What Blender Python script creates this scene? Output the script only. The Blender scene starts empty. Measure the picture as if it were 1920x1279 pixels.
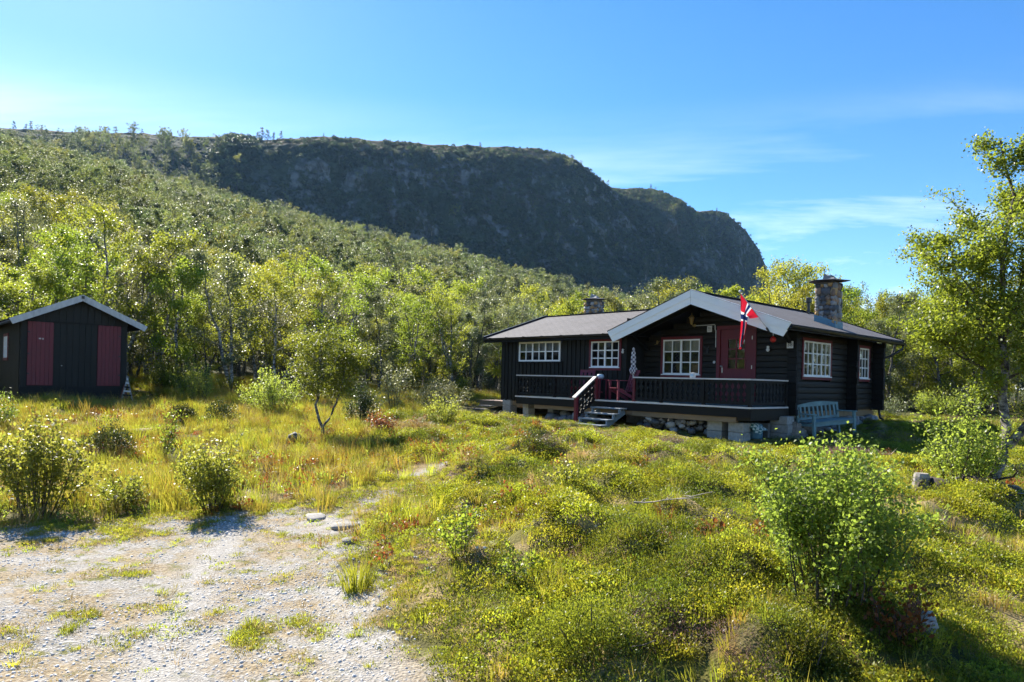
import bpy, math, random
import numpy as np
from mathutils import Vector, Matrix

# ------------------------------------------------------------------ camera, sky, sun, exposure
scene = bpy.context.scene
R = math.radians
cam_data = bpy.data.cameras.new('camera')
cam = bpy.data.objects.new('camera', cam_data)
scene.collection.objects.link(cam)
cam.location = (0.0, 0.0, 2.0)
cam.rotation_euler = (R(90), R(-1.4), 0)
cam_data.sensor_width = 36.0
cam_data.lens = 1300.0 / 1920.0 * 36.0
cam_data.shift_y = 70.5 / 1920.0
cam_data.clip_start = 0.1
cam_data.clip_end = 6000.0
scene.camera = cam

SUN_AZ = R(-37.0)          # measured from +Y towards +X: the sun stands behind and to the left
SUN_EL = R(39.0)
world = bpy.data.worlds.new('World')
scene.world = world
world.use_nodes = True
wn = world.node_tree.nodes
wl = world.node_tree.links
wn.clear()
w_out = wn.new('ShaderNodeOutputWorld')
w_bg = wn.new('ShaderNodeBackground')
w_bg.inputs['Strength'].default_value = 0.085
sky = wn.new('ShaderNodeTexSky')
sky.sky_type = 'NISHITA'
sky.sun_disc = False
sky.sun_elevation = SUN_EL
sky.sun_rotation = SUN_AZ
sky.altitude = 900.0
sky.air_density = 1.0
sky.dust_density = 0.25
sky.ozone_density = 3.0
hs = wn.new('ShaderNodeHueSaturation')
hs.inputs['Saturation'].default_value = 1.29
hs.inputs['Hue'].default_value = 0.503
hs.inputs['Value'].default_value = 1.0
wl.new(sky.outputs['Color'], hs.inputs['Color'])
# thin cirrus: noise on a flat cloud deck seen in perspective, only low over the horizon
tc = wn.new('ShaderNodeTexCoord')
sep = wn.new('ShaderNodeSeparateXYZ')
wl.new(tc.outputs['Generated'], sep.inputs[0])
def wmath(op, a, b=None, clamp=False):
    n = wn.new('ShaderNodeMath'); n.operation = op; n.use_clamp = clamp
    for k, v in enumerate((a, b)):
        if v is None: continue
        if isinstance(v, (int, float)): n.inputs[k].default_value = v
        else: wl.new(v, n.inputs[k])
    return n.outputs[0]
zc = wmath('MAXIMUM', sep.outputs['Z'], 0.0)
den = wmath('ADD', zc, 0.09)
cx = wmath('DIVIDE', sep.outputs['X'], den)
cy = wmath('DIVIDE', sep.outputs['Y'], den)
comb = wn.new('ShaderNodeCombineXYZ')
wl.new(wmath('MULTIPLY', cx, 0.30), comb.inputs[0])
wl.new(wmath('MULTIPLY', cy, 1.0), comb.inputs[1])
comb.inputs[2].default_value = 22.66
cn = wn.new('ShaderNodeTexNoise')
cn.inputs['Scale'].default_value = 0.8
cn.inputs['Detail'].default_value = 7.0
cn.inputs['Roughness'].default_value = 0.62
cn.inputs['Distortion'].default_value = 0.5
wl.new(comb.outputs[0], cn.inputs['Vector'])
cr = wn.new('ShaderNodeMapRange')
cr.inputs['From Min'].default_value = 0.47
cr.inputs['From Max'].default_value = 0.68
wl.new(cn.outputs['Fac'], cr.inputs['Value'])
low = wn.new('ShaderNodeMapRange')
low.interpolation_type = 'SMOOTHSTEP'
low.inputs['From Min'].default_value = 0.38
low.inputs['From Max'].default_value = 0.16
wl.new(sep.outputs['Z'], low.inputs['Value'])
cmask = wmath('MULTIPLY', cr.outputs[0], low.outputs[0])
cmask = wmath('MULTIPLY', cmask, 0.85, True)
cmix = wn.new('ShaderNodeMix'); cmix.data_type = 'RGBA'
wl.new(cmask, cmix.inputs['Factor'])
wl.new(hs.outputs['Color'], cmix.inputs['A'])
cmix.inputs['B'].default_value = (8.3, 8.8, 9.4, 1)
wl.new(cmix.outputs['Result'], w_bg.inputs['Color'])
wl.new(w_bg.outputs[0], w_out.inputs['Surface'])

sun_data = bpy.data.lights.new('sun', 'SUN')
sun_data.energy = 5.0
sun_data.angle = R(0.53)
sun_data.color = (1.0, 0.94, 0.83)
sun = bpy.data.objects.new('sun', sun_data)
scene.collection.objects.link(sun)
sun_dir = Vector((math.sin(SUN_AZ) * math.cos(SUN_EL), math.cos(SUN_AZ) * math.cos(SUN_EL), math.sin(SUN_EL)))
sun.rotation_euler = sun_dir.to_track_quat('Z', 'Y').to_euler()
sun.location = sun_dir * 300

scene.view_settings.view_transform = 'Standard'
scene.view_settings.look = 'None'
scene.view_settings.exposure = 1.45
scene.view_settings.gamma = 1.0
scene.view_settings.use_curve_mapping = False
scene.render.engine = 'CYCLES'
scene.cycles.max_bounces = 7
scene.cycles.diffuse_bounces = 3
scene.cycles.glossy_bounces = 3
scene.cycles.transmission_bounces = 5
scene.cycles.transparent_max_bounces = 6
scene.cycles.volume_bounces = 0
scene.cycles.caustics_reflective = False
scene.cycles.caustics_refractive = False
scene.cycles.use_denoising = True
scene.cycles.use_adaptive_sampling = True
scene.cycles.adaptive_threshold = 0.02

COL = scene.collection

# ------------------------------------------------------------------ helpers
def tag(o, label=None, cat=None, group=None, kind=None):
    if label: o['label'] = label
    if cat: o['category'] = cat
    if group: o['group'] = group
    if kind: o['kind'] = kind
    return o

def empty(name, loc=(0, 0, 0), rz=0.0, label=None, cat=None, group=None):
    o = bpy.data.objects.new(name, None)
    o.empty_display_size = 0.2
    o.location = loc
    o.rotation_euler = (0, 0, rz)
    COL.objects.link(o)
    return tag(o, label, cat, group)

def link(name, me, parent=None, loc=None, rot=None, scl=None):
    o = bpy.data.objects.new(name, me)
    COL.objects.link(o)
    if parent is not None: o.parent = parent
    if loc is not None: o.location = loc
    if rot is not None: o.rotation_euler = rot
    if scl is not None: o.scale = scl
    return o

class MB:
    """collects simple shapes and builds them as one mesh"""
    def __init__(s):
        s.v = []; s.f = []
    def add(s, vs, fs):
        b = len(s.v)
        s.v.extend([tuple(p) for p in vs])
        s.f.extend([tuple(i + b for i in f) for f in fs])
        return s
    def box(s, x0, x1, y0, y1, z0, z1, M=None, bev=0.0):
        if bev > 0:
            vs = []; 
            for (z, i) in ((z0, bev), (z0 + bev, 0), (z1 - bev, 0), (z1, bev)):
                ix = i
                vs += [(x0 + ix, y0 + ix, z), (x1 - ix, y0 + ix, z), (x1 - ix, y1 - ix, z), (x0 + ix, y1 - ix, z)]
            fs = [(3, 2, 1, 0), (12, 13, 14, 15)]
            for k in range(3):
                for j in range(4):
                    a = k * 4 + j; b = k * 4 + (j + 1) % 4
                    fs.append((a, b, b + 4, a + 4))
        else:
            vs = [(x0, y0, z0), (x1, y0, z0), (x1, y1, z0), (x0, y1, z0), (x0, y0, z1), (x1, y0, z1), (x1, y1, z1), (x0, y1, z1)]
            fs = [(3, 2, 1, 0), (4, 5, 6, 7), (0, 1, 5, 4), (1, 2, 6, 5), (2, 3, 7, 6), (3, 0, 4, 7)]
        if M is not None: vs = [M @ Vector(p) for p in vs]
        return s.add(vs, fs)
    def bar(s, a, b, w, t, up=(0, 0, 1)):
        """rectangular bar from a to b, width w (sideways) and thickness t (along up)"""
        a = Vector(a); b = Vector(b); d = (b - a).normalized()
        side = d.cross(Vector(up)).normalized(); u = side.cross(d).normalized()
        vs = []
        for p in (a, b):
            for (i, j) in ((-1, -1), (1, -1), (1, 1), (-1, 1)):
                vs.append(p + side * (i * w / 2) + u * (j * t / 2))
        return s.add(vs, [(3, 2, 1, 0), (4, 5, 6, 7), (0, 1, 5, 4), (1, 2, 6, 5), (2, 3, 7, 6), (3, 0, 4, 7)])
    def tube(s, pts, rad, n=6, cap=True):
        pts = [Vector(p) for p in pts]
        if isinstance(rad, (int, float)): rad = [rad] * len(pts)
        ref = Vector((0, 0, 1)); b = len(s.v)
        for i, p in enumerate(pts):
            d = (pts[min(i + 1, len(pts) - 1)] - pts[max(i - 1, 0)]).normalized()
            r = ref if abs(d.dot(ref)) < 0.95 else Vector((1, 0, 0))
            e1 = d.cross(r).normalized(); e2 = d.cross(e1).normalized()
            for k in range(n):
                a = 2 * math.pi * k / n
                s.v.append(tuple(p + (e1 * math.cos(a) + e2 * math.sin(a)) * rad[i]))
        for i in range(len(pts) - 1):
            for k in range(n):
                a = b + i * n + k; c = b + i * n + (k + 1) % n
                s.f.append((a, c, c + n, a + n))
        if cap:
            s.f.append(tuple(b + k for k in range(n)))
            s.f.append(tuple(b + (len(pts) - 1) * n + n - 1 - k for k in range(n)))
        return s
    def lathe(s, c, prof, n=12):
        c = Vector(c); b = len(s.v)
        for (r, z) in prof:
            for k in range(n):
                a = 2 * math.pi * k / n
                s.v.append((c.x + r * math.cos(a), c.y + r * math.sin(a), c.z + z))
        for i in range(len(prof) - 1):
            for k in range(n):
                a = b + i * n + k; d = b + i * n + (k + 1) % n
                s.f.append((a, d, d + n, a + n))
        s.f.append(tuple(b + n - 1 - k for k in range(n)))
        s.f.append(tuple(b + (len(prof) - 1) * n + k for k in range(n)))
        return s
    def prism(s, poly, d, axis):
        """extrude a 2D polygon; axis 'y': poly in (x,z), d=(y0,y1); 'x': poly in (y,z); 'z': poly in (x,y)"""
        n = len(poly); vs = []
        for q in d:
            for (a, c) in poly:
                vs.append((a, q, c) if axis == 'y' else ((q, a, c) if axis == 'x' else (a, c, q)))
        fs = [tuple(range(n)), tuple(range(2 * n - 1, n - 1, -1))]
        for k in range(n): fs.append((k, k + n, (k + 1) % n + n, (k + 1) % n))
        return s.add(vs, fs)
    def mesh(s, name, mat=None, smooth=False):
        me = bpy.data.meshes.new(name)
        me.from_pydata(s.v, [], s.f)
        me.update()
        if mat is not None: me.materials.append(mat)
        import bmesh
        bm = bmesh.new(); bm.from_mesh(me)
        bmesh.ops.recalc_face_normals(bm, faces=bm.faces)
        bm.to_mesh(me); bm.free()
        if smooth: me.polygons.foreach_set('use_smooth', [True] * len(me.polygons))
        return me
    def build(s, name, mat, parent=None, smooth=False, **kw):
        return link(name, s.mesh(name, mat, smooth), parent, **kw)

# ---- value noise (numpy)
def _hash(ix, iy, iz, seed):
    h = (ix.astype(np.int64) * 374761393 + iy.astype(np.int64) * 668265263 + iz.astype(np.int64) * 2147483647 + seed * 974711) & 0x7fffffff
    h = ((h ^ (h >> 13)) * 1274126177) & 0x7fffffff
    h = h ^ (h >> 16)
    return (h & 0xffff) / 65535.0
def vnoise(x, y, z=None, seed=0):
    x = np.asarray(x, float); y = np.asarray(y, float)
    z = np.zeros_like(x) if z is None else np.asarray(z, float)
    ix, iy, iz = np.floor(x), np.floor(y), np.floor(z)
    fx, fy, fz = x - ix, y - iy, z - iz
    fx = fx * fx * (3 - 2 * fx); fy = fy * fy * (3 - 2 * fy); fz = fz * fz * (3 - 2 * fz)
    r = 0
    for a in (0, 1):
        for b in (0, 1):
            for c in (0, 1):
                w = (fx if a else 1 - fx) * (fy if b else 1 - fy) * (fz if c else 1 - fz)
                r = r + w * _hash(ix + a, iy + b, iz + c, seed)
    return r
def fbm(x, y, z=None, seed=0, oct=4, gain=0.5):
    s = 0.0; a = 1.0; t = 0.0; f = 1.0
    for k in range(oct):
        s = s + a * vnoise(np.asarray(x) * f, np.asarray(y) * f, None if z is None else np.asarray(z) * f, seed + 17 * k)
        t += a; a *= gain; f *= 2.03
    return s / t
def sstep(a, b, x):
    t = np.clip((np.asarray(x, float) - a) / (b - a), 0, 1)
    return t * t * (3 - 2 * t)
# TERRAIN BEGIN
CTRL = np.array([
 (-6,8.3,0),(-4.5,9.4,0),(-2.7,9.8,.05),(-2,8.3,.08),(-1.3,6.6,0),(-.4,4.5,0),(0,2.5,-.05),(-8,4,0),(-4,2,0),(-4,6,0),(-14,6,.05),
 (1.0,4.4,.02),(1.0,5.5,.34),(2.8,6.0,.40),(2.6,4.6,.08),(2,7.5,.56),(.2,7.2,.40),(4.5,4.8,.12),(3,3.5,0),(6.7,9.8,.5),(4,9,.60),(1,9.3,.58),(.4,12,.60),(3,13,.66),(-.9,12.5,.46),
 (2.3,18.8,.70),(5,16.3,.50),(7.3,16.5,.55),(3.6,17.4,.58),(6,14.5,.50),(4.5,14.5,.50),(9,18,.64),(11.5,21.5,.9),(0,23.5,.66),(-1,26,.6),(-4.5,16.7,.45),(-8.4,17.8,.7),(-12.5,19,.92),
 (-14.6,20.6,.95),(-13,22.5,.92),(-10,25,1.0),(-4,26,.9),(0,30,1.0),(10,28,1.0),(18,25,.9),(18,14,.5),(12,12,.5),(12,6,.2),(-14,12,.4),(-10,10,.1),
 (-20,15,.8),(-9,13,.32),(-6,12,.2),(-3,12.5,.28),(-25,25,1.5),(25,30,1.0),(-2,19,.55),(6,24,.85),(-20,30,1.6),(-8,31,1.3),(20,6,.2),(-20,4,.1)], float)
def _tps_k(r2):
    return 0.5 * r2 * np.log(r2 + 1e-9)
def _tps_solve():
    P = CTRL[:, :2]; n = len(P)
    d2 = ((P[:, None] - P[None]) ** 2).sum(-1)
    K = _tps_k(d2) + np.eye(n) * 0.6
    Q = np.hstack([np.ones((n, 1)), P])
    A_ = np.zeros((n + 3, n + 3)); A_[:n, :n] = K; A_[:n, n:] = Q; A_[n:, :n] = Q.T
    b = np.zeros(n + 3); b[:n] = CTRL[:, 2]
    return np.linalg.solve(A_, b)
TPS = _tps_solve()
XR_Y = [0, 2, 4.5, 6.5, 8.3, 9.8, 12]; XR_X = [1.2, .7, -.35, -1.25, -1.95, -2.2, -2.0]
YF_X = [-40, -12, -6, -4.5, -2.7, 0]; YF_Y = [8.5, 8.2, 8.6, 9.5, 10.0, 10.2]
def gravel_mask(x, y):
    """1 on the gravel yard, 0 off it, soft edge"""
    wob = (fbm(x * .9, y * .9, seed=5, oct=3) - .5) * 1.1
    d1 = np.interp(y, XR_Y, XR_X) - x
    d2 = np.interp(x, YF_X, YF_Y) - y
    m = sstep(-.45, .55, np.minimum(d1, d2) + wob)
    px = np.interp(y, [9, 10, 11.2, 12.8, 14.5, 16.5], [-2.5, -2.1, -1.6, -1.15, -.4, 1.2])
    return np.maximum(m, .78 * np.exp(-((x - px + .5 * wob) / .55) ** 2) * sstep(9, 9.6, y) * (1 - sstep(11.5, 15.0, y)))
def rut_mask(x, y):
    w = (fbm(x * .8 + 7, y * .8, seed=6, oct=2) - .5) * .5
    a = np.interp(y, [3, 4.7, 9.3, 11], [-1.9, -2.35, -3.75, -3.6]); b = a + np.interp(y, [3, 9.3, 11], [1.55, 1.35, 1.3])
    return np.clip(np.exp(-((x - a + w) / .26) ** 2) + .8 * np.exp(-((x - b + w) / .26) ** 2), 0, 1)
def base_height(x, y):
    x = np.asarray(x, float); y = np.asarray(y, float)
    xc = np.clip(x, -26, 26); yc = np.clip(y, 1, 32)
    sh = xc.shape; xf = xc.ravel(); yf = yc.ravel(); out = np.empty_like(xf)
    for i in range(0, len(xf), 20000):
        a = xf[i:i + 20000]; b = yf[i:i + 20000]
        d2 = (a[:, None] - CTRL[None, :, 0]) ** 2 + (b[:, None] - CTRL[None, :, 1]) ** 2
        out[i:i + 20000] = _tps_k(d2) @ TPS[:-3] + TPS[-3] + TPS[-2] * a + TPS[-1] * b
    near = out.reshape(sh)
    ye = np.minimum(y, 300.0)
    zh = .17 * (ye - 45) - .235 * (x + 10) * np.clip(ye / np.maximum(y, 1), 0, 1) - .16 * np.maximum(y - 300, 0)
    zh = np.minimum(zh, 120 + .25 * (zh - 120))
    k = 1.2
    d = (zh - near) / k
    hill = near + k * np.where(d > 30, d, np.log1p(np.exp(np.minimum(d, 30))))
    w = sstep(24, 36, np.hypot(x, y))
    h = near * (1 - w) + hill * w
    return np.maximum(h, -6.0)
def bare_mask(x, y):
    '''patches of bare brown earth and worn dry grass'''
    b = np.exp(-((x + .72) ** 2 / .45 + (y - 6.75) ** 2 / .10)) + .8 * np.exp(-((x + 1.0) ** 2 / .9 + (y - 10.6) ** 2 / .8)) + .8 * np.exp(-((x - .95) ** 2 / .35 + (y - 11.4) ** 2 / .12))
    b = b + .9 * np.exp(-((x - 1.5) ** 2 / .3 + (y - 16.8) ** 2 / .3)) + .7 * np.exp(-((x + 1.6) ** 2 / 1.2 + (y - 12.6) ** 2 / 1.5)) + .55 * np.exp(-((x - 2.3) ** 2 / .8 + (y - 6.9) ** 2 / .12))
    return np.clip(b, 0, 1)
def heath_mask(x, y):
    g = gravel_mask(x, y)
    m = sstep(-2.2, -.4, x + .25 * (y - 9)) * (1 - sstep(20, 26, y))
    return m * (1 - g)
def height(x, y):
    x = np.asarray(x, float); y = np.asarray(y, float)
    h = base_height(x, y); hb = h
    g = gravel_mask(x, y)
    far = sstep(40, 70, np.hypot(x, y))
    hm = heath_mask(x, y)
    b1 = fbm(x * .75, y * .75, seed=11, oct=3) - .5
    b2 = np.maximum(fbm(x * 1.7, y * 1.7, seed=23, oct=3) - .48, 0)
    h = h + (1 - g) * (b1 * .14 + hm * (b2 - .06) * .75 + (1 - hm) * (b2 - .05) * .3) * (1 - far * .5)
    calm = 1 - .75 * np.exp(-(((x - 5.0) * .74 + (y - 18.0) * .67) ** 2 / 5.0)) * sstep(-2, 2, x)
    h = hb + (h - hb) * calm
    h = h + g * (fbm(x * 1.2, y * 1.2, seed=31, oct=3) - .5) * .05
    h = h + far * (fbm(x * .05, y * .05, seed=41, oct=4) - .5) * 5.0
    # a few named hummocks on the rise
    for (hx, hy, hr, hh) in ((.55, 11.9, .75, .26), (-.75, 11.1, .5, .14), (2.0, 5.2, .9, .16), (1.35, 9.6, .6, .12)):
        h = h + hh * np.exp(-((x - hx) ** 2 + (y - hy) ** 2) / hr ** 2)
    return h
# TERRAIN END
def zat(x, y):
    return float(height(np.array([x]), np.array([y]))[0])
# ------------------------------------------------------------------ materials
def newmat(name):
    m = bpy.data.materials.new(name); m.use_nodes = True
    nt = m.node_tree; nt.nodes.clear()
    return m, nt, nt.nodes, nt.links
def add(nodes, kind, **kw):
    n = nodes.new(kind)
    for k, v in kw.items(): setattr(n, k, v)
    return n
def setin(n, **kw):
    for k, v in kw.items(): n.inputs[k.replace('_', ' ')].default_value = v
def rgb(c): return (c[0], c[1], c[2], 1.0)
def ramp(nodes, stops):
    n = nodes.new('ShaderNodeValToRGB'); e = n.color_ramp.elements
    while len(e) < len(stops): e.new(0.5)
    for i, (p, c) in enumerate(stops): e[i].position = p; e[i].color = rgb(c)
    return n

def solid(name, col, rough=0.6, var=0.15, scale=(8, 8, 8), bump=0.0, metal=0.0, spec=0.5, col2=None, detail=5.0):
    """paint, wood, stone: base colour with noise grain, a little difference between pieces, and fine relief"""
    m, nt, N, L = newmat(name)
    out = add(N, 'ShaderNodeOutputMaterial'); p = add(N, 'ShaderNodeBsdfPrincipled')
    setin(p, Roughness=rough, Metallic=metal); p.inputs['Specular IOR Level'].default_value = spec
    tc = add(N, 'ShaderNodeTexCoord'); mp = add(N, 'ShaderNodeMapping'); mp.inputs['Scale'].default_value = scale
    L.new(tc.outputs['Object'], mp.inputs['Vector'])
    oi = add(N, 'ShaderNodeObjectInfo')
    ofs = add(N, 'ShaderNodeVectorMath', operation='SCALE'); ofs.inputs['Scale'].default_value = 37.0
    cb = add(N, 'ShaderNodeCombineXYZ'); 
    for k in range(3): L.new(oi.outputs['Random'], cb.inputs[k])
    L.new(cb.outputs[0], ofs.inputs[0]); L.new(ofs.outputs[0], mp.inputs['Location'])
    nz = add(N, 'ShaderNodeTexNoise'); setin(nz, Scale=1.0, Detail=detail, Roughness=0.6)
    L.new(mp.outputs[0], nz.inputs['Vector'])
    c2 = col2 if col2 else tuple(min(1, c * 0.55) for c in col)
    rp = ramp(N, [(0.5 - 0.30, c2), (0.5 + 0.18, col)])
    L.new(nz.outputs['Fac'], rp.inputs['Fac'])
    hv = add(N, 'ShaderNodeHueSaturation')
    mr = add(N, 'ShaderNodeMapRange'); setin(mr, To_Min=1 - var, To_Max=1 + var)
    L.new(oi.outputs['Random'], mr.inputs['Value']); L.new(mr.outputs[0], hv.inputs['Value'])
    L.new(rp.outputs['Color'], hv.inputs['Color']); L.new(hv.outputs[0], p.inputs['Base Color'])
    if bump > 0:
        b = add(N, 'ShaderNodeBump'); setin(b, Strength=bump, Distance=0.01)
        L.new(nz.outputs['Fac'], b.inputs['Height']); L.new(b.outputs[0], p.inputs['Normal'])
    L.new(p.outputs[0], out.inputs[0])
    return m

def leafmat(name, dark, light, trans, tw=0.5, rough=0.42, spec=0.42, ovar=0.22, hue=0.03):
    """leaf: reflecting upper side plus light passing through; 'tint' per leaf, random per plant"""
    m, nt, N, L = newmat(name)
    out = add(N, 'ShaderNodeOutputMaterial'); p = add(N, 'ShaderNodeBsdfPrincipled')
    setin(p, Roughness=rough); p.inputs['Specular IOR Level'].default_value = spec
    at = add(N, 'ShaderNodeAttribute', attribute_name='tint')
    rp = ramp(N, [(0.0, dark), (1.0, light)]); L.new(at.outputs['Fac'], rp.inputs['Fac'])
    oi = add(N, 'ShaderNodeObjectInfo')
    hv = add(N, 'ShaderNodeHueSaturation')
    mr = add(N, 'ShaderNodeMapRange'); setin(mr, To_Min=1 - ovar, To_Max=1 + ovar)
    L.new(oi.outputs['Random'], mr.inputs['Value']); L.new(mr.outputs[0], hv.inputs['Value'])
    m2 = add(N, 'ShaderNodeMath', operation='MULTIPLY'); m2.inputs[1].default_value = 7.31
    L.new(oi.outputs['Random'], m2.inputs[0])
    m3 = add(N, 'ShaderNodeMath', operation='FRACT'); L.new(m2.outputs[0], m3.inputs[0])
    mh = add(N, 'ShaderNodeMapRange'); setin(mh, To_Min=0.5 - hue, To_Max=0.5 + hue * 0.6)
    L.new(m3.outputs[0], mh.inputs['Value']); L.new(mh.outputs[0], hv.inputs['Hue'])
    L.new(rp.outputs['Color'], hv.inputs['Color']); L.new(hv.outputs[0], p.inputs['Base Color'])
    tr = add(N, 'ShaderNodeBsdfTranslucent')
    mx = add(N, 'ShaderNodeMix', data_type='RGBA', blend_type='MIX'); mx.inputs['Factor'].default_value = 0.65
    L.new(hv.outputs[0], mx.inputs['A']); mx.inputs['B'].default_value = rgb(trans)
    hv2 = add(N, 'ShaderNodeHueSaturation'); L.new(mx.outputs['Result'], hv2.inputs['Color'])
    L.new(mr.outputs[0], hv2.inputs['Value']); L.new(mh.outputs[0], hv2.inputs['Hue'])
    L.new(hv2.outputs[0], tr.inputs['Color'])
    ms = add(N, 'ShaderNodeMixShader'); ms.inputs[0].default_value = tw
    L.new(p.outputs[0], ms.inputs[1]); L.new(tr.outputs[0], ms.inputs[2]); L.new(ms.outputs[0], out.inputs[0])
    return m

M = {}
M['dark_wood'] = solid('dark_stained_wood', (.0175, .0145, .0095), .6, .25, (1.2, 1.2, 14), .25, spec=.3)
M['dark_wood_v'] = solid('dark_stained_board', (.0125, .0115, .009), .6, .3, (14, 14, 1.2), .25, spec=.3)
M['black_wood'] = solid('black_stained_wood', (.006, .0056, .0052), .65, .2, (2, 2, 12), .2, spec=.3)
M['white_paint'] = solid('white_paint', (.86, .86, .84), .5, .04, (3, 3, 14), .1, col2=(.78, .78, .76))
M['red_paint'] = solid('wine_red_paint', (.140, .008, .017), .55, .08, (9, 9, 2), .15, col2=(.095, .006, .012))
M['furniture_red'] = solid('wine_red_furniture_paint', (.17, .014, .035), .5, .08, (9, 9, 4), .15)
M['grey_rail'] = solid('grey_painted_rail', (.62, .58, .54), .6, .06, (2, 2, 9), .2, col2=(.45, .42, .40))
M['step_grey'] = solid('blue_grey_step_paint', (.23, .275, .31), .6, .1, (2, 9, 9), .2)
M['bench_teal'] = solid('grey_teal_paint', (.17, .29, .31), .6, .12, (5, 5, 5), .2)
M['raw_wood'] = solid('weathered_timber', (.26, .18, .10), .7, .15, (1.5, 6, 9), .3)
M['pink_wood'] = solid('sunbleached_planks', (.46, .33, .26), .7, .12, (1.5, 9, 6), .3)
M['concrete'] = solid('concrete_block', (.36, .35, .33), .85, .15, (14, 14, 14), .5)
M['stone_grey'] = solid('grey_field_stone', (.30, .29, .28), .8, .45, (7, 7, 7), .5, col2=(.15, .15, .15))
M['stone_brown'] = solid('brown_field_stone', (.30, .20, .13), .8, .4, (7, 7, 7), .5, col2=(.17, .11, .08))
M['stone_dark'] = solid('dark_field_stone', (.10, .10, .105), .75, .4, (7, 7, 7), .5)
M['stone_ochre'] = solid('ochre_field_stone', (.42, .27, .12), .8, .3, (7, 7, 7), .5)
M['mortar'] = solid('mortar', (.14, .13, .12), .9, .1, (14, 14, 14), .4)
M['flashing'] = solid('chimney_flashing', (.11, .25, .34), .4, .05, (3, 3, 3), .05, metal=.3)  # grey lead; the blue sky reflected in it is put into the colour
M['slate'] = solid('slate_cap', (.05, .05, .055), .6, .1, (7, 7, 7), .4)
M['gutter'] = solid('black_gutter', (.02, .02, .022), .35, .1, (3, 3, 3), .0)
M['lichen_rock'] = solid('lichen_rock', (.33, .31, .28), .9, .3, (5, 5, 5), .6, col2=(.13, .12, .11))
M['brass'] = solid('aged_brass', (.42, .30, .12), .4, .05, (9, 9, 9), .0, metal=.6)
M['steel'] = solid('steel', (.6, .6, .6), .3, .05, (9, 9, 9), 0, metal=.9)
M['white_plastic'] = solid('white_plastic', (.72, .73, .74), .35, .03, (4, 4, 4), 0)
M['red_plastic'] = solid('red_plastic', (.62, .03, .03), .35, .03, (4, 4, 4), 0)
M['blue_ceramic'] = solid('pale_blue_ceramic', (.45, .62, .74), .3, .03, (4, 4, 4), 0)
M['teal_drum'] = solid('faded_blue_barrel', (.10, .22, .30), .5, .08, (4, 4, 4), .1)
M['curtain'] = solid('curtain_cloth', (.34, .33, .30), .9, .1, (30, 30, 2), .2)
M['interior'] = solid('dark_interior', (.012, .012, .012), .8, .05, (3, 3, 3), 0)
M['black_ink'] = solid('black_ink', (.02, .02, .02), .6, 0, (3, 3, 3), 0)
M['dead_wood'] = solid('dead_grey_wood', (.30, .27, .24), .85, .2, (6, 6, 20), .5, col2=(.12, .10, .08))
M['dead_root'] = solid('dark_rotten_wood', (.07, .05, .038), .9, .3, (9, 9, 9), .6)

def shingles():
    m, nt, N, L = newmat('roof_shingle')
    out = add(N, 'ShaderNodeOutputMaterial'); p = add(N, 'ShaderNodeBsdfPrincipled'); setin(p, Roughness=.85)
    tc = add(N, 'ShaderNodeTexCoord')
    br = add(N, 'ShaderNodeTexBrick'); setin(br, Scale=1.0, Mortar_Size=.012, Brick_Width=.32, Row_Height=.14, Mortar_Smooth=.2, Bias=0.0)
    br.inputs['Color1'].default_value = (.104, .098, .103, 1); br.inputs['Color2'].default_value = (.084, .079, .083, 1); br.inputs['Mortar'].default_value = (.05, .048, .05, 1)
    L.new(tc.outputs['UV'], br.inputs['Vector'])
    nz = add(N, 'ShaderNodeTexNoise'); setin(nz, Scale=60.0, Detail=3.0); L.new(tc.outputs['Object'], nz.inputs['Vector'])
    n2 = add(N, 'ShaderNodeTexNoise'); setin(n2, Scale=1.1, Detail=5.0); L.new(tc.outputs['Object'], n2.inputs['Vector'])
    mx = add(N, 'ShaderNodeMix', data_type='RGBA', blend_type='MULTIPLY'); mx.inputs['Factor'].default_value = 1
    r1 = ramp(N, [(.3, (.62, .62, .62)), (.7, (1.25, 1.22, 1.22))]); L.new(nz.outputs['Fac'], r1.inputs['Fac'])
    r2 = ramp(N, [(.3, (.85, .83, .82)), (.7, (1.12, 1.12, 1.12))]); L.new(n2.outputs['Fac'], r2.inputs['Fac'])
    L.new(br.outputs['Color'], mx.inputs['A']); L.new(r1.outputs[0], mx.inputs['B'])
    m2 = add(N, 'ShaderNodeMix', data_type='RGBA', blend_type='MULTIPLY'); m2.inputs['Factor'].default_value = 1
    L.new(mx.outputs['Result'], m2.inputs['A']); L.new(r2.outputs[0], m2.inputs['B'])
    L.new(m2.outputs['Result'], p.inputs['Base Color'])
    bp = add(N, 'ShaderNodeBump'); setin(bp, Strength=.6, Distance=.012); L.new(br.outputs['Fac'], bp.inputs['Height']); bp.invert = True
    L.new(bp.outputs[0], p.inputs['Normal']); L.new(p.outputs[0], out.inputs[0])
    return m
M['shingle'] = shingles()

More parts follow.
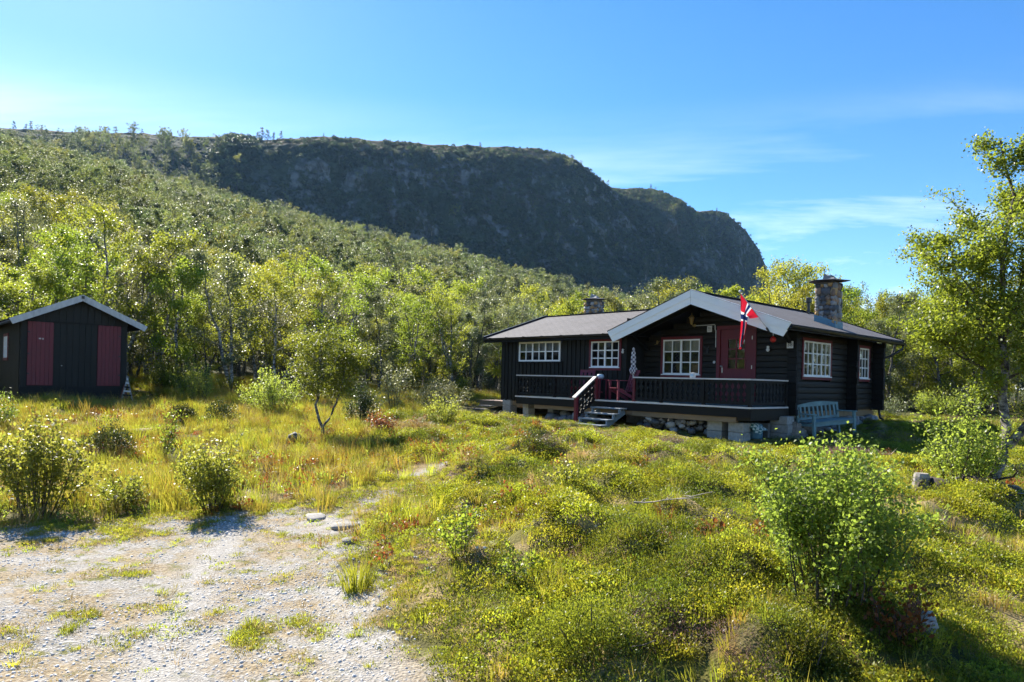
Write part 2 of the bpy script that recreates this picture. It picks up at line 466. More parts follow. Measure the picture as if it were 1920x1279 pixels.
def glass():
    m, nt, N, L = newmat('window_glass')
    out = add(N, 'ShaderNodeOutputMaterial')
    g = add(N, 'ShaderNodeBsdfGlossy'); setin(g, Roughness=.015); g.inputs['Color'].default_value = (.95, .97, .97, 1)
    t = add(N, 'ShaderNodeBsdfTransparent'); t.inputs['Color'].default_value = (.86, .90, .88, 1)
    fr = add(N, 'ShaderNodeFresnel'); setin(fr, IOR=1.6)
    ml = add(N, 'ShaderNodeMath', operation='MULTIPLY'); ml.inputs[1].default_value = 1.9; ml.use_clamp = True
    L.new(fr.outputs[0], ml.inputs[0])
    tc = add(N, 'ShaderNodeTexCoord'); nz = add(N, 'ShaderNodeTexNoise'); setin(nz, Scale=3.0, Detail=1.0); L.new(tc.outputs['Object'], nz.inputs['Vector'])
    bp = add(N, 'ShaderNodeBump'); setin(bp, Strength=.05, Distance=.02); L.new(nz.outputs['Fac'], bp.inputs['Height']); L.new(bp.outputs[0], g.inputs['Normal'])
    mx = add(N, 'ShaderNodeMixShader'); L.new(ml.outputs[0], mx.inputs[0]); L.new(t.outputs[0], mx.inputs[1]); L.new(g.outputs[0], mx.inputs[2])
    L.new(mx.outputs[0], out.inputs[0])
    return m
M['glass'] = glass()

M['leaf_birch'] = leafmat('birch_leaf', (.050, .085, .012), (.165, .20, .032), (.55, .62, .055), .55, spec=.28)
M['leaf_far'] = leafmat('far_birch_leaf', (.034, .054, .020), (.110, .135, .050), (.28, .335, .085), .42, ovar=.5, hue=.02)
M['leaf_willow'] = leafmat('willow_leaf', (.065, .105, .016), (.180, .225, .042), (.56, .65, .08), .58)
M['leaf_grey'] = leafmat('grey_willow_leaf', (.085, .105, .055), (.20, .225, .12), (.36, .40, .13), .4)
M['leaf_tree'] = leafmat('yard_birch_leaf', (.040, .072, .011), (.125, .165, .025), (.42, .52, .04), .48, rough=.4)
M['leaf_juniper'] = leafmat('juniper_needle', (.022, .036, .012), (.060, .080, .022), (.14, .17, .03), .3)
M['leaf_heath'] = leafmat('heath_leaf', (.070, .092, .010), (.25, .265, .028), (.60, .64, .04), .46, spec=.25, ovar=.42, hue=.028)
M['leaf_crow'] = leafmat('crowberry_leaf', (.045, .062, .010), (.135, .165, .022), (.36, .43, .03), .42, spec=.25, ovar=.38, hue=.03)
M['leaf_red'] = leafmat('autumn_leaf', (.13, .045, .012), (.28, .125, .026), (.44, .20, .035), .42, ovar=.3, hue=.03)
M['leaf_heather'] = leafmat('heather_sprig', (.10, .065, .05), (.26, .17, .14), (.34, .22, .14), .35, ovar=.3)
M['grass_green'] = leafmat('green_grass', (.09, .115, .012), (.25, .27, .030), (.62, .64, .05), .5, ovar=.3, hue=.03)
M['grass_dry'] = leafmat('dry_grass', (.22, .16, .055), (.46, .36, .15), (.60, .46, .16), .40, ovar=.3, hue=.02)
M['grass_gold'] = leafmat('golden_grass', (.16, .125, .018), (.34, .27, .045), (.58, .47, .06), .45, ovar=.3, hue=.025)
M['scrub'] = leafmat('mountain_scrub_leaf', (.012, .028, .010), (.042, .068, .022), (.13, .18, .04), .38, ovar=.5, hue=.03)
M['leaf_pine'] = leafmat('pine_needle', (.018, .032, .014), (.045, .065, .025), (.08, .11, .03), .25)

def bark(name, white=(.52, .48, .43), black=(.045, .038, .032)):
    m, nt, N, L = newmat(name)
    out = add(N, 'ShaderNodeOutputMaterial'); p = add(N, 'ShaderNodeBsdfPrincipled'); setin(p, Roughness=.8)
    tc = add(N, 'ShaderNodeTexCoord'); mp = add(N, 'ShaderNodeMapping'); mp.inputs['Scale'].default_value = (9, 9, 11)
    L.new(tc.outputs['Object'], mp.inputs['Vector'])
    nz = add(N, 'ShaderNodeTexNoise'); setin(nz, Scale=1.0, Detail=6.0, Roughness=.7); L.new(mp.outputs[0], nz.inputs['Vector'])
    at = add(N, 'ShaderNodeAttribute', attribute_name='thick')     # thin twigs are dark, stems pale
    r1 = ramp(N, [(.44, black), (.62, white)]); L.new(nz.outputs['Fac'], r1.inputs['Fac'])
    mx = add(N, 'ShaderNodeMix', data_type='RGBA'); L.new(at.outputs['Fac'], mx.inputs['Factor'])
    mx.inputs['A'].default_value = rgb((.05, .036, .027)); L.new(r1.outputs[0], mx.inputs['B'])
    L.new(mx.outputs['Result'], p.inputs['Base Color'])
    bp = add(N, 'ShaderNodeBump'); setin(bp, Strength=.4, Distance=.01); L.new(nz.outputs['Fac'], bp.inputs['Height']); L.new(bp.outputs[0], p.inputs['Normal'])
    L.new(p.outputs[0], out.inputs[0])
    return m
M['bark'] = bark('birch_bark')
M['bark_grey'] = bark('grey_birch_bark', (.27, .245, .22), (.035, .03, .026))
M['bark_dark'] = bark('dark_bark', (.16, .14, .12), (.035, .03, .026))

def groundmat():
    m, nt, N, L = newmat('ground_cover')
    out = add(N, 'ShaderNodeOutputMaterial'); p = add(N, 'ShaderNodeBsdfPrincipled'); setin(p, Roughness=.95); p.inputs['Specular IOR Level'].default_value = .15
    tc = add(N, 'ShaderNodeTexCoord')
    def noise(sc, det=5.0, rough=.6, off=0.0):
        mp = add(N, 'ShaderNodeMapping'); mp.inputs['Location'].default_value = (off, off * .7, 0)
        L.new(tc.outputs['Object'], mp.inputs['Vector'])
        n = add(N, 'ShaderNodeTexNoise'); setin(n, Scale=sc, Detail=det, Roughness=rough); L.new(mp.outputs[0], n.inputs['Vector']); return n.outputs['Fac']
    def mix(a, b, f):
        x = add(N, 'ShaderNodeMix', data_type='RGBA')
        for v, k in ((a, 'A'), (b, 'B')):
            if isinstance(v, tuple): x.inputs[k].default_value = rgb(v)
            else: L.new(v, x.inputs[k])
        if isinstance(f, float): x.inputs['Factor'].default_value = f
        else: L.new(f, x.inputs['Factor'])
        return x.outputs['Result']
    def mr(v, a, b, c=0.0, d=1.0):
        n = add(N, 'ShaderNodeMapRange'); n.interpolation_type = 'SMOOTHSTEP'; setin(n, From_Min=a, From_Max=b, To_Min=c, To_Max=d); L.new(v, n.inputs['Value']); return n.outputs[0]
    # soil under plants: moss, litter, dry grass
    veg = mix((.050, .045, .018), (.13, .12, .028), mr(noise(2.2), .35, .65))
    veg = mix(veg, (.30, .225, .10), mr(noise(1.1, off=9), .47, .62))
    veg = mix(veg, (.16, .085, .03), mr(noise(1.4, off=21), .60, .72))
    # gravel: pale stones with brown-grey fines and dry straw
    vo = add(N, 'ShaderNodeTexVoronoi'); setin(vo, Scale=42.0, Randomness=1.0); L.new(tc.outputs['Object'], vo.inputs['Vector'])
    vo2 = add(N, 'ShaderNodeTexVoronoi'); setin(vo2, Scale=95.0, Randomness=1.0); L.new(tc.outputs['Object'], vo2.inputs['Vector'])
    cr = ramp(N, [(0.0, (.11, .10, .085)), (.45, (.28, .26, .23)), (1.0, (.45, .43, .40))]); L.new(vo.outputs['Color'], cr.inputs['Fac'])
    cr2 = ramp(N, [(0.0, (.13, .115, .095)), (.5, (.27, .25, .22)), (1.0, (.44, .42, .39))]); L.new(vo2.outputs['Color'], cr2.inputs['Fac'])
    grv = mix(cr.outputs[0], cr2.outputs[0], mr(noise(7.0, off=3), .42, .58))
    straw = mix((.17, .125, .07), (.36, .29, .19), mr(noise(30.0, 3.0), .35, .65))
    fines = mr(noise(1.6, 8.0, .78, off=33), .44, .56)
    ru = add(N, 'ShaderNodeAttribute', attribute_name='rut')
    inv = add(N, 'ShaderNodeMath', operation='SUBTRACT'); inv.inputs[0].default_value = 1.0; L.new(ru.outputs['Fac'], inv.inputs[1])
    def off_rut(v):
        q = add(N, 'ShaderNodeMath', operation='MULTIPLY'); L.new(v, q.inputs[0]); L.new(inv.outputs[0], q.inputs[1]); return q.outputs[0]
    fines = off_rut(fines)
    grv = mix(grv, straw, fines)
    grv = mix(grv, (.13, .125, .035), off_rut(mr(noise(2.4, 8.0, .8, off=55), .545, .62)))
    ba = add(N, 'ShaderNodeAttribute', attribute_name='bare')
    earth = mix((.11, .065, .035), (.34, .24, .13), mr(noise(26.0, 5.0, .75, off=13), .35, .68))
    veg = mix(veg, earth, ba.outputs['Fac'])
    at = add(N, 'ShaderNodeAttribute', attribute_name='gravel')
    ad = add(N, 'ShaderNodeMath', operation='ADD'); L.new(at.outputs['Fac'], ad.inputs[0])
    sc = add(N, 'ShaderNodeMapRange'); setin(sc, To_Min=-.35, To_Max=.35); L.new(noise(3.0, 6.0, .7, off=71), sc.inputs['Value']); L.new(sc.outputs[0], ad.inputs[1])
    hf = add(N, 'ShaderNodeMath', operation='MULTIPLY'); hf.inputs[1].default_value = .18; L.new(ru.outputs['Fac'], hf.inputs[0])
    grv = mix(grv, (.48, .455, .42), hf.outputs[0])
    col = mix(veg, grv, mr(ad.outputs[0], .38, .62))
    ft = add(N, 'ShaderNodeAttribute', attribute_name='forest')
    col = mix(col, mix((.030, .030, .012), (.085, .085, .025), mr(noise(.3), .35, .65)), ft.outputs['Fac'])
    L.new(col, p.inputs['Base Color'])
    hgt = add(N, 'ShaderNodeMath', operation='ADD'); L.new(vo.outputs['Distance'], hgt.inputs[0]); L.new(noise(40.0, 4.0), hgt.inputs[1])
    bp = add(N, 'ShaderNodeBump'); setin(bp, Strength=.55, Distance=.02); L.new(hgt.outputs[0], bp.inputs['Height']); L.new(bp.outputs[0], p.inputs['Normal'])
    L.new(p.outputs[0], out.inputs[0])
    return m
M['ground'] = groundmat()

def rockface():
    m, nt, N, L = newmat('mountain_side')
    out = add(N, 'ShaderNodeOutputMaterial'); p = add(N, 'ShaderNodeBsdfPrincipled'); setin(p, Roughness=.95); p.inputs['Specular IOR Level'].default_value = .2
    tc = add(N, 'ShaderNodeTexCoord')
    def noise(sc, det=6.0, rough=.65, scale=(1, 1, 1)):
        mp = add(N, 'ShaderNodeMapping'); mp.inputs['Scale'].default_value = scale; L.new(tc.outputs['Object'], mp.inputs['Vector'])
        n = add(N, 'ShaderNodeTexNoise'); setin(n, Scale=sc, Detail=det, Roughness=rough); L.new(mp.outputs[0], n.inputs['Vector']); return n.outputs['Fac']
    def mix(a, b, f):
        x = add(N, 'ShaderNodeMix', data_type='RGBA')
        for v, k in ((a, 'A'), (b, 'B')):
            if isinstance(v, tuple): x.inputs[k].default_value = rgb(v)
            else: L.new(v, x.inputs[k])
        L.new(f, x.inputs['Factor']); return x.outputs['Result']
    def mr(v, a, b):
        n = add(N, 'ShaderNodeMapRange'); n.interpolation_type = 'SMOOTHSTEP'; setin(n, From_Min=a, From_Max=b); L.new(v, n.inputs['Value']); return n.outputs[0]
    scrub = mix((.008, .020, .009), (.028, .048, .018), mr(noise(.11), .35, .65))
    scrub = mix(scrub, (.045, .036, .018), mr(noise(.045), .56, .68))
    rock = mix((.05, .062, .07), (.22, .245, .26), mr(noise(.16, scale=(1, 1, .45)), .3, .7))
    st = add(N, 'ShaderNodeAttribute', attribute_name='rock')
    rn = add(N, 'ShaderNodeMath', operation='MULTIPLY'); L.new(st.outputs['Fac'], rn.inputs[0]); L.new(mr(noise(.07, scale=(1, 1, .6)), .50, .58), rn.inputs[1])
    col = mix(scrub, rock, rn.outputs[0])
    tp = add(N, 'ShaderNodeAttribute', attribute_name='top')
    heath = mix((.10, .082, .035), (.24, .17, .085), mr(noise(.12), .35, .65))
    col = mix(col, heath, tp.outputs['Fac'])
    L.new(col, p.inputs['Base Color'])
    bp = add(N, 'ShaderNodeBump'); setin(bp, Strength=1.0, Distance=4.0); L.new(noise(.5, 8.0), bp.inputs['Height']); L.new(bp.outputs[0], p.inputs['Normal'])
    L.new(p.outputs[0], out.inputs[0])
    return m
M['mountain'] = rockface()

def fattr(me, name, vals):
    a = me.attributes.new(name, 'FLOAT', 'POINT'); a.data.foreach_set('value', np.asarray(vals, np.float32).ravel())

# ------------------------------------------------------------------ ground sheet
def grow_axis(a, b, step, far, ratio):
    core = list(np.arange(a, b + 1e-6, step)); out = list(core); d = step; v = core[-1]
    while v < far[1]:
        d *= ratio; v += d; out.append(v)
    d = step; v = core[0]; left = []
    while v > far[0]:
        d *= ratio; v -= d; left.append(v)
    return np.array(left[::-1] + out)
gx = grow_axis(-13, 13, .115, (-800, 1100), 1.09)
gy = grow_axis(3.2, 27, .115, (-120, 1500), 1.09)
GX, GY = np.meshgrid(gx, gy)
GZ = height(GX, GY)
nx, ny = len(gx), len(gy)
verts = np.stack([GX, GY, GZ], -1).reshape(-1, 3)
gm = gravel_mask(GX, GY).ravel()
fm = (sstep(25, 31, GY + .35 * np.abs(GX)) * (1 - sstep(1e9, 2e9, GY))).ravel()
bm_ = bare_mask(GX, GY).ravel(); rm_ = rut_mask(GX, GY).ravel()
idx = np.arange(nx * ny).reshape(ny, nx)
quads = np.stack([idx[:-1, :-1], idx[:-1, 1:], idx[1:, 1:], idx[1:, :-1]], -1).reshape(-1, 4)
qg = gm[quads].mean(1) > .5
def sheet(name, q):
    used, inv = np.unique(q, return_inverse=True)
    me = bpy.data.meshes.new(name)
    me.from_pydata(verts[used].tolist(), [], inv.reshape(-1, 4).tolist())
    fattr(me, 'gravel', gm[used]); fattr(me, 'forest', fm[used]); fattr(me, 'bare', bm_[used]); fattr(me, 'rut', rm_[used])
    me.polygons.foreach_set('use_smooth', [True] * len(me.polygons))
    me.materials.append(M['ground']); me.update()
    return tag(link(name, me), kind='structure')
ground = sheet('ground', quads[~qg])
gravel_yard = sheet('gravel_yard', quads[qg])
tag(ground, 'rough hummocky ground under heath, grass and forest'); tag(gravel_yard, 'pale grey gravel yard with dry grass patches')

# ------------------------------------------------------------------ mountain
RIM = np.array([  # x, y, z of the plateau edge, from the far left round to the cliff at the end of the ridge
 (-1.6, 420, .335), (-1.2, 425, .335), (-.95, 430, .34), (-.738, 432, .343), (-.546, 440, .340), (-.42, 446, .336), (-.369, 450, .336), (-.277, 456, .3425), (-.22, 466, .340), (-.1615, 482, .336),
 (-.10, 500, .3345), (-.046, 522, .3335), (.031, 560, .333), (.069, 590, .319), (.108, 620, .291), (.127, 642, .2785), (.165, 672, .279), (.196, 700, .279), (.23, 722, .262), (.252, 742, .247),
 (.277, 760, .249), (.30, 770, .248), (.33, 790, .224), (.35, 800, .197), (.363, 806, .170), (.370, 809, .140), (.374, 810, .10), (.376, 811, .05)])
def build_mountain():
    nc = 640
    s = np.linspace(0, 1, len(RIM)); t = np.linspace(0, 1, nc)
    # denser columns where the rim is in view
    u = np.interp(t, s, RIM[:, 0]); d = np.interp(t, s, RIM[:, 1]); e = np.interp(t, s, RIM[:, 2])
    X = u * d; Y = d.copy(); Z = 2 + e * d
    Z = Z + (fbm(t * 90, t * 0, seed=3, oct=3) - .5) * 2.5
    steep = sstep(-.47, -.27, u)
    # downhill direction turns from straight at the camera to right-hand side and back at the cliff end
    ang = np.interp(u, [-1.6, -.5, -.25, .1, .24, .33, .376], [R(8), R(5), R(26), R(40), R(30), R(-14), R(-20)])
    dx, dy = np.sin(ang), -np.cos(ang)
    kk = np.concatenate([np.linspace(-260, -12, 18), np.linspace(-8, 0, 5), 220 * (np.linspace(0, 1, 190)[1:]) ** 1.15])
    V = []; TOP = []; ROCK = []
    for k in kk:
        if k <= 0:
            x = X + dx * k; y = Y + dy * k
            z = Z + .02 * k * (Z / 150) - np.maximum(-k - 60, 0) * .12
            n = (fbm(x * .03, y * .03, seed=9, oct=4) - .5) * 6 * sstep(0, 40, -k)
            V.append(np.stack([x, y, z + n - 1.0 * sstep(5, 20, -k)], -1)); TOP.append(np.ones(nc)); ROCK.append(np.zeros(nc))
            continue
        lit = .40 * k + .0006 * k * k
        rnd = 8.0
        ks = (14 + 10 * fbm(t * 40, t * 0 + 3, seed=8, oct=2)) * (1 - sstep(.22, .27, u)) + 34 * np.exp(-((u - .165) / .03) ** 2) + 20 * np.exp(-((u - .29) / .018) ** 2)
        kc = np.maximum(k - ks, 0)
        cliff = .58 * np.minimum(k, ks) + np.where(kc < 62, 1.55 * (np.sqrt(kc * kc + rnd * rnd) - rnd), 1.55 * (np.sqrt(62 ** 2 + rnd * rnd) - rnd) + .93 * (kc - 62))
        drop = lit * (1 - steep) + cliff * steep
        end = sstep(.26, .36, u)
        drop = drop * (1 + .8 * end)
        x = X + dx * k; y = Y + dy * k; z = Z - drop
        w = sstep(0, 30, k) * (.35 + .65 * steep)
        g = (fbm(t * 70 + .004 * k, k * .010, seed=13, oct=4) - .5) * 20 * w
        g2 = (fbm(x * .06, y * .06, z * .06, seed=19, oct=4) - .5) * 11 * sstep(0, 14, k) * (.3 + .7 * steep)
        g3 = (fbm(x * .25, y * .25, z * .25, seed=29, oct=3) - .5) * 4.5 * sstep(0, 5, k)
        rid = (np.abs(fbm(x * .045 + 5, y * .045, z * .03, seed=37, oct=4) - .5) * 2 - .18) * 18 * sstep(2, 20, kc) * steep
        o = (g + g2 + rid) * (1 - .55 * end)
        x = x + dx * o * .8 + dx * g3; y = y + dy * o * .8 + dy * g3; z = z + g3 * .6
        V.append(np.stack([x, y, z], -1))
        TOP.append((1 - sstep(0, 9, k - ks * steep - 6 * (1 - steep))) * (1 - .25 * steep)); ROCK.append(steep * sstep(4, 14, k) * (1 - .75 * sstep(80, 130, k)))
    V = np.array(V); nr = len(kk)
    nv = np.cross(np.gradient(V, axis=0), np.gradient(V, axis=1)); nv = nv / (np.linalg.norm(nv, axis=-1, keepdims=True) + 1e-9)
    ROCK = np.array(ROCK) * (.35 + .65 * sstep(.62, .42, np.abs(nv[..., 2])))
    ii = np.arange(nr * nc).reshape(nr, nc)
    q = np.stack([ii[:-1, :-1], ii[1:, :-1], ii[1:, 1:], ii[:-1, 1:]], -1).reshape(-1, 4)
    me = bpy.data.meshes.new('mountain'); me.from_pydata(V.reshape(-1, 3).tolist(), [], q.tolist())
    fattr(me, 'top', np.array(TOP)); fattr(me, 'rock', np.array(ROCK))
    me.polygons.foreach_set('use_smooth', [True] * len(me.polygons)); me.materials.append(M['mountain']); me.update()
    return tag(link('mountain', me), 'long flat-topped mountain ridge ending in a shaded cliff', kind='structure'), V, kk, u, steep
mountain, MV, MK, MU, MST = build_mountain()
# ------------------------------------------------------------------ cabin
HOUSE_RZ = R(-47.5)
HX, HY = 7.39, 18.5
cabin = empty('cabin', (HX, HY, 0), HOUSE_RZ, 'dark stained log cabin with white gable boards, two stone chimneys and wine-red door', 'cabin')
_c, _s = math.cos(HOUSE_RZ), math.sin(HOUSE_RZ)
def h2w(x, y):
    return HX + _c * x - _s * y, HY + _s * x + _c * y
def gz(x, y):
    return zat(*h2w(x, y))
rnd = random.Random(4)
RIDGE_X, RIDGE_Z, SL = -2.1, 4.52, .362
def main_z(x): return RIDGE_Z - SL * abs(x - RIDGE_X)

def seg_minus(a, b, cuts):
    out = [(a, b)]
    for (c, d) in cuts:
        nxt = []
        for (p, q) in out:
            if d <= p or c >= q: nxt.append((p, q)); continue
            if c - p > .03: nxt.append((p, c))
            if q - d > .03: nxt.append((d, q))
        out = nxt
    return out

def board_profile(h):
    # cross-section of a horizontal cladding board (depth outwards, height)
    return [(0, 0), (.030, .0), (.044, .012), (.042, h * .5), (.026, h - .016), (.010, h - .006), (0, h - .006)]

# log-board walls: front gable wall (y = 0, faces -y) and long side wall (x = 0, faces +x)
def log_wall(name, axis, a, b, z0, z1, rows, openings, clip=None):
    w = MB()
    wall = bpy.data.objects.new(name, None); COL.objects.link(wall); wall.parent = cabin
    h = (z1 - z0) / rows
    for r in range(rows):
        za = z0 + r * h; zb = za + h
        lo, hi = (a, b) if clip is None else clip(za, zb, a, b)
        if hi - lo < .2: continue
        cuts = [(o[0], o[1]) for o in openings if o[2] < zb - .01 and o[3] > za + .01]
        for (p, q) in seg_minus(lo, hi, cuts):
            m = MB(); pr = board_profile(h); jig = rnd.uniform(-.002, .003)
            if axis == 'x':   # runs along x, faces -y
                poly = [(-d - jig, za + z) for (d, z) in pr]
                m.prism(poly, (p, q), 'x')
            else:             # runs along y, faces +x
                poly = [(d + jig, za + z) for (d, z) in pr]
                m.prism(poly, (p, q), 'y')
            m.build('board', M['dark_wood'], wall)
    return wall

FW = (-4.02, -2.69, 2.24, 3.32)        # front window opening
FD = (-2.06, -1.02, 1.48, 3.57)        # door opening
SW1 = (.70, 2.45, 2.26, 3.25)
SW2 = (4.52, 5.30, 2.26, 3.23)
def gable_clip(za, zb, a, b):
    hw = (RIDGE_Z - .16 - zb) / SL
    return max(a, RIDGE_X - hw), min(b, RIDGE_X + hw)
log_wall('front_wall', 'x', -4.72, -.005, 1.32, 4.46, 19, [FW, FD], gable_clip)
log_wall('side_wall', 'y', 0.045, 5.95, 1.30, 3.45, 13, [SW1, SW2])

# wing wall of upright boards (y = -.9)
WW1 = (-9.58, -7.55, 2.62, 3.31)
WW2 = (-6.18, -5.00, 2.42, 3.27)
wing_wall = bpy.data.objects.new('wing_wall', None); COL.objects.link(wing_wall); wing_wall.parent = cabin
MB().box(-10.48, -4.75, -.90, -.885, 1.24, 2.40).box(-10.48, WW1[0], -.90, -.885, 2.40, 3.44).box(WW1[1], WW2[0], -.90, -.885, 2.40, 3.44).box(WW2[1], -4.75, -.90, -.885, 2.40, 3.44) \
    .box(WW1[0], WW1[1], -.90, -.885, 2.40, WW1[2]).box(WW1[0], WW1[1], -.90, -.885, WW1[3], 3.44).box(WW2[0], WW2[1], -.90, -.885, 2.40, WW2[2]).box(WW2[0], WW2[1], -.90, -.885, WW2[3], 3.44) \
    .build('under_board', M['dark_wood_v'], wing_wall)
xx = -10.49
while xx < -4.85:
    bw = .135
    for (p, q) in seg_minus(1.20, 3.45, [(o[2], o[3]) for o in (WW1, WW2) if o[0] < xx + bw - .01 and o[1] > xx + .01]):
        MB().box(xx, xx + bw, -.928 - rnd.uniform(0, .004), -.901, p + rnd.uniform(-.01, .01) * (p < 1.3), q, bev=.004).build('board', M['dark_wood_v'], wing_wall)
    xx += .195
# return wall of the wing beside the porch
MB().box(-4.745, -4.725, -.93, -.002, 1.30, 3.95).box(-4.77, -4.72, -.955, -.90, 1.20, 3.45).build('porch_return_wall', M['dark_wood_v'], cabin)
MB().box(-10.52, -10.495, -.93, 4.9, 1.22, 3.45).build('end_wall', M['dark_wood_v'], cabin)
MB().box(-4.7, 0.03, 5.93, 5.99, 1.3, 3.5).prism([(-4.7, 3.5), (.03, 3.5), (RIDGE_X, 4.4)], (5.93, 5.99), 'y').build('rear_wall', M['dark_wood'], cabin)
# dark rooms behind the windows
MB().box(-4.70, -.16, .16, 5.9, 1.28, 3.62).box(-10.47, -4.78, -.72, 4.85, 1.24, 3.44).build('room_shell', M['interior'], cabin)

# stacked log ends that stick out of the side wall
def log_ends(y, out, z0=1.28, z1=3.42, th=.13):
    m = MB(); n = 13; h = (z1 - z0) / n
    for k in range(n):
        m.box(.0 if y > .2 else -.03, out + rnd.uniform(-.012, .012), y, y + th, z0 + k * h + .0005, z0 + (k + 1) * h - .0005, bev=.010)
    m.box(-.02, out - .03, y + .012, y + th - .012, z0 + .01, z1 - .01)
    m.build('log_end_stack', M['black_wood'], cabin)  # blacker than the wall boards: the shadow on the log ends is in the colour
log_ends(-.07, .23, 1.20); log_ends(3.62, .34); log_ends(5.62, .38)

# ---- roofs
def slab(name, poly, zf, th, mat, parent, uvdir):
    """roof skin: polygon in plan with height function"""
    n = len(poly)
    vs = [(x, y, zf(x, y)) for (x, y) in poly] + [(x, y, zf(x, y) - th) for (x, y) in poly]
    fs = [tuple(range(n)), tuple(range(2 * n - 1, n - 1, -1))] + [(k, k + n, (k + 1) % n + n, (k + 1) % n) for k in range(n)]
    m = MB().add(vs, fs); me = m.mesh(name, mat)
    uv = me.uv_layers.new(name='UVMap')
    for l in me.loops:
        v = me.vertices[l.vertex_index].co
        uv.data[l.index].uv = (v.y, v.x * 1.06) if uvdir == 'y' else (v.x, v.y * 1.05)
    return link(name, me, parent)
roof_main = empty('main_roof'); roof_main.parent = cabin
zr = lambda x, y: RIDGE_Z - SL * (x - RIDGE_X)
zl = lambda x, y: RIDGE_Z + SL * (x - RIDGE_X)
EV_R, EV_L, Y0, Y1 = .66, -4.98, -1.52, 6.45
slab('shingle_slope', [(RIDGE_X, Y0), (EV_R, Y0), (EV_R, Y1), (RIDGE_X, Y1)], zr, .05, M['shingle'], roof_main, 'y')
slab('shingle_slope', [(RIDGE_X - .001, Y0), (RIDGE_X - .001, Y1), (EV_L, Y1), (EV_L, Y0)], zl, .05, M['shingle'], roof_main, 'y')
slab('soffit', [(RIDGE_X, Y0 + .03), (EV_R - .03, Y0 + .03), (EV_R - .03, Y1 - .03), (RIDGE_X, Y1 - .03)], lambda x, y: zr(x, y) - .053, .06, M['black_wood'], roof_main, 'y')
slab('soffit', [(RIDGE_X - .001, Y0 + .03), (RIDGE_X - .001, Y1 - .03), (EV_L + .03, Y1 - .03), (EV_L + .03, Y0 + .03)], lambda x, y: zl(x, y) - .053, .06, M['black_wood'], roof_main, 'y')
m = MB(); m.bar((RIDGE_X, Y0 - .01, RIDGE_Z + .012), (RIDGE_X, Y1, RIDGE_Z + .012), .22, .02); m.build('ridge_cap', M['shingle'], roof_main)
# white gable boards: two overlapping boards each side, mitred at the ridge
def fascia(parent, side, xe, y, top_off, h, th, mat, ridge_x=RIDGE_X, zf=main_z, name='gable_board', cutback=.0):
    xa = ridge_x + side * .004
    xb = xe
    za, zb = zf(xa) + top_off, zf(xb) + top_off
    poly = [(xa, za), (xb, zb), (xb - side * (h * .55 + cutback), zb - h), (xa, za - h)]
    # keep lower edge parallel to the slope
    sl = (zb - za) / (xb - xa)
    poly[2] = (poly[2][0], za - h + sl * (poly[2][0] - xa))
    return MB().prism(poly, (y - th, y), 'y').build(name, mat, parent)
for side, xe in ((1, EV_R + .10), (-1, EV_L - .02)):
    fascia(roof_main, side, xe, Y0 - .004, .03, .20, .028, M['white_paint'])
    fascia(roof_main, side, xe - side * .10, Y0 + .012, -.168, .19, .024, M['white_paint'])
    # black drip edge on top
    MB().bar((RIDGE_X, Y0 - .012, main_z(RIDGE_X) + .045), (xe, Y0 - .012, main_z(xe) + .045), .06, .02).build('verge_strip', M['white_plastic'] if side > 0 else M['gutter'], roof_main)
    fascia(roof_main, side, xe - side * .05, Y1 + .03, .03, .2, .028, M['black_wood'], name='rear_gable_board')
# gutters
def gutter(parent, a, b, r=.06):
    a = Vector(a); b = Vector(b); d = (b - a).normalized(); side = d.cross(Vector((0, 0, 1)))
    m = MB(); n = 7; vs = []
    for p in (a, b):
        for rr in (r, r - .008):
            for k in range(n):
                t = math.pi * k / (n - 1)
                vs.append(p + side * (rr * math.cos(t)) + Vector((0, 0, -rr * math.sin(t))))
    fs = []
    for o in (0, n):
        for k in range(n - 1): fs.append((o + k, o + k + 1, o + k + 1 + 2 * n, o + k + 2 * n))
    fs += [(0, n, 3 * n, 2 * n), (n - 1, 2 * n - 1, 4 * n - 1, 3 * n - 1)]
    m.add(vs, fs)
    L = (b - a).length; k = 0.3
    while k < L:
        p = a + d * k
        m.box(-.012, .012, -.07, .07, .002, .02, Matrix.Translation(p) @ Matrix.Rotation(math.atan2(d.y, d.x), 4, 'Z')); k += .9
    return m.build('gutter', M['gutter'], parent)
gutter(roof_main, (EV_R + .05, Y0 + .06, 3.47), (EV_R + .05, Y1 - .02, 3.44))
MB().tube([(EV_R + .04, Y1 - .12, 3.40), (EV_R + .03, Y1 - .16, 3.25), (.42, 6.1, 3.02), (.16, 6.03, 2.93), (.13, 6.03, 2.7), (.13, 6.03, 1.2), (.2, 5.95, 1.02), (.34, 5.8, .98)], .04, 8).build('downpipe', M['gutter'], roof_main, smooth=True)
MB().bar((EV_R + .0, Y0 + .03, 3.435), (EV_R + .0, Y1 - .03, 3.435), .025, .14).build('eave_board', M['black_wood'], roof_main)
# rafters under the porch overhang
for yy in (-1.35, -.7):
    for side in (-1, 1):
        a = (RIDGE_X, yy, RIDGE_Z - .17); xe = .45 if side > 0 else -4.7
        MB().bar(a, (xe, yy, main_z(xe) - .17), .07, .10).build('rafter', M['black_wood'], roof_main)
for x in (-4.55, .05):
    MB().bar((x, -.04, main_z(x) - .62), (x, -.85, main_z(x) - .20), .09, .09).build('brace', M['black_wood'], roof_main)
    MB().bar((x, -.04, main_z(x) - .16), (x, -1.48, main_z(x) - .16), .11, .13).build('purlin', M['black_wood'], roof_main)
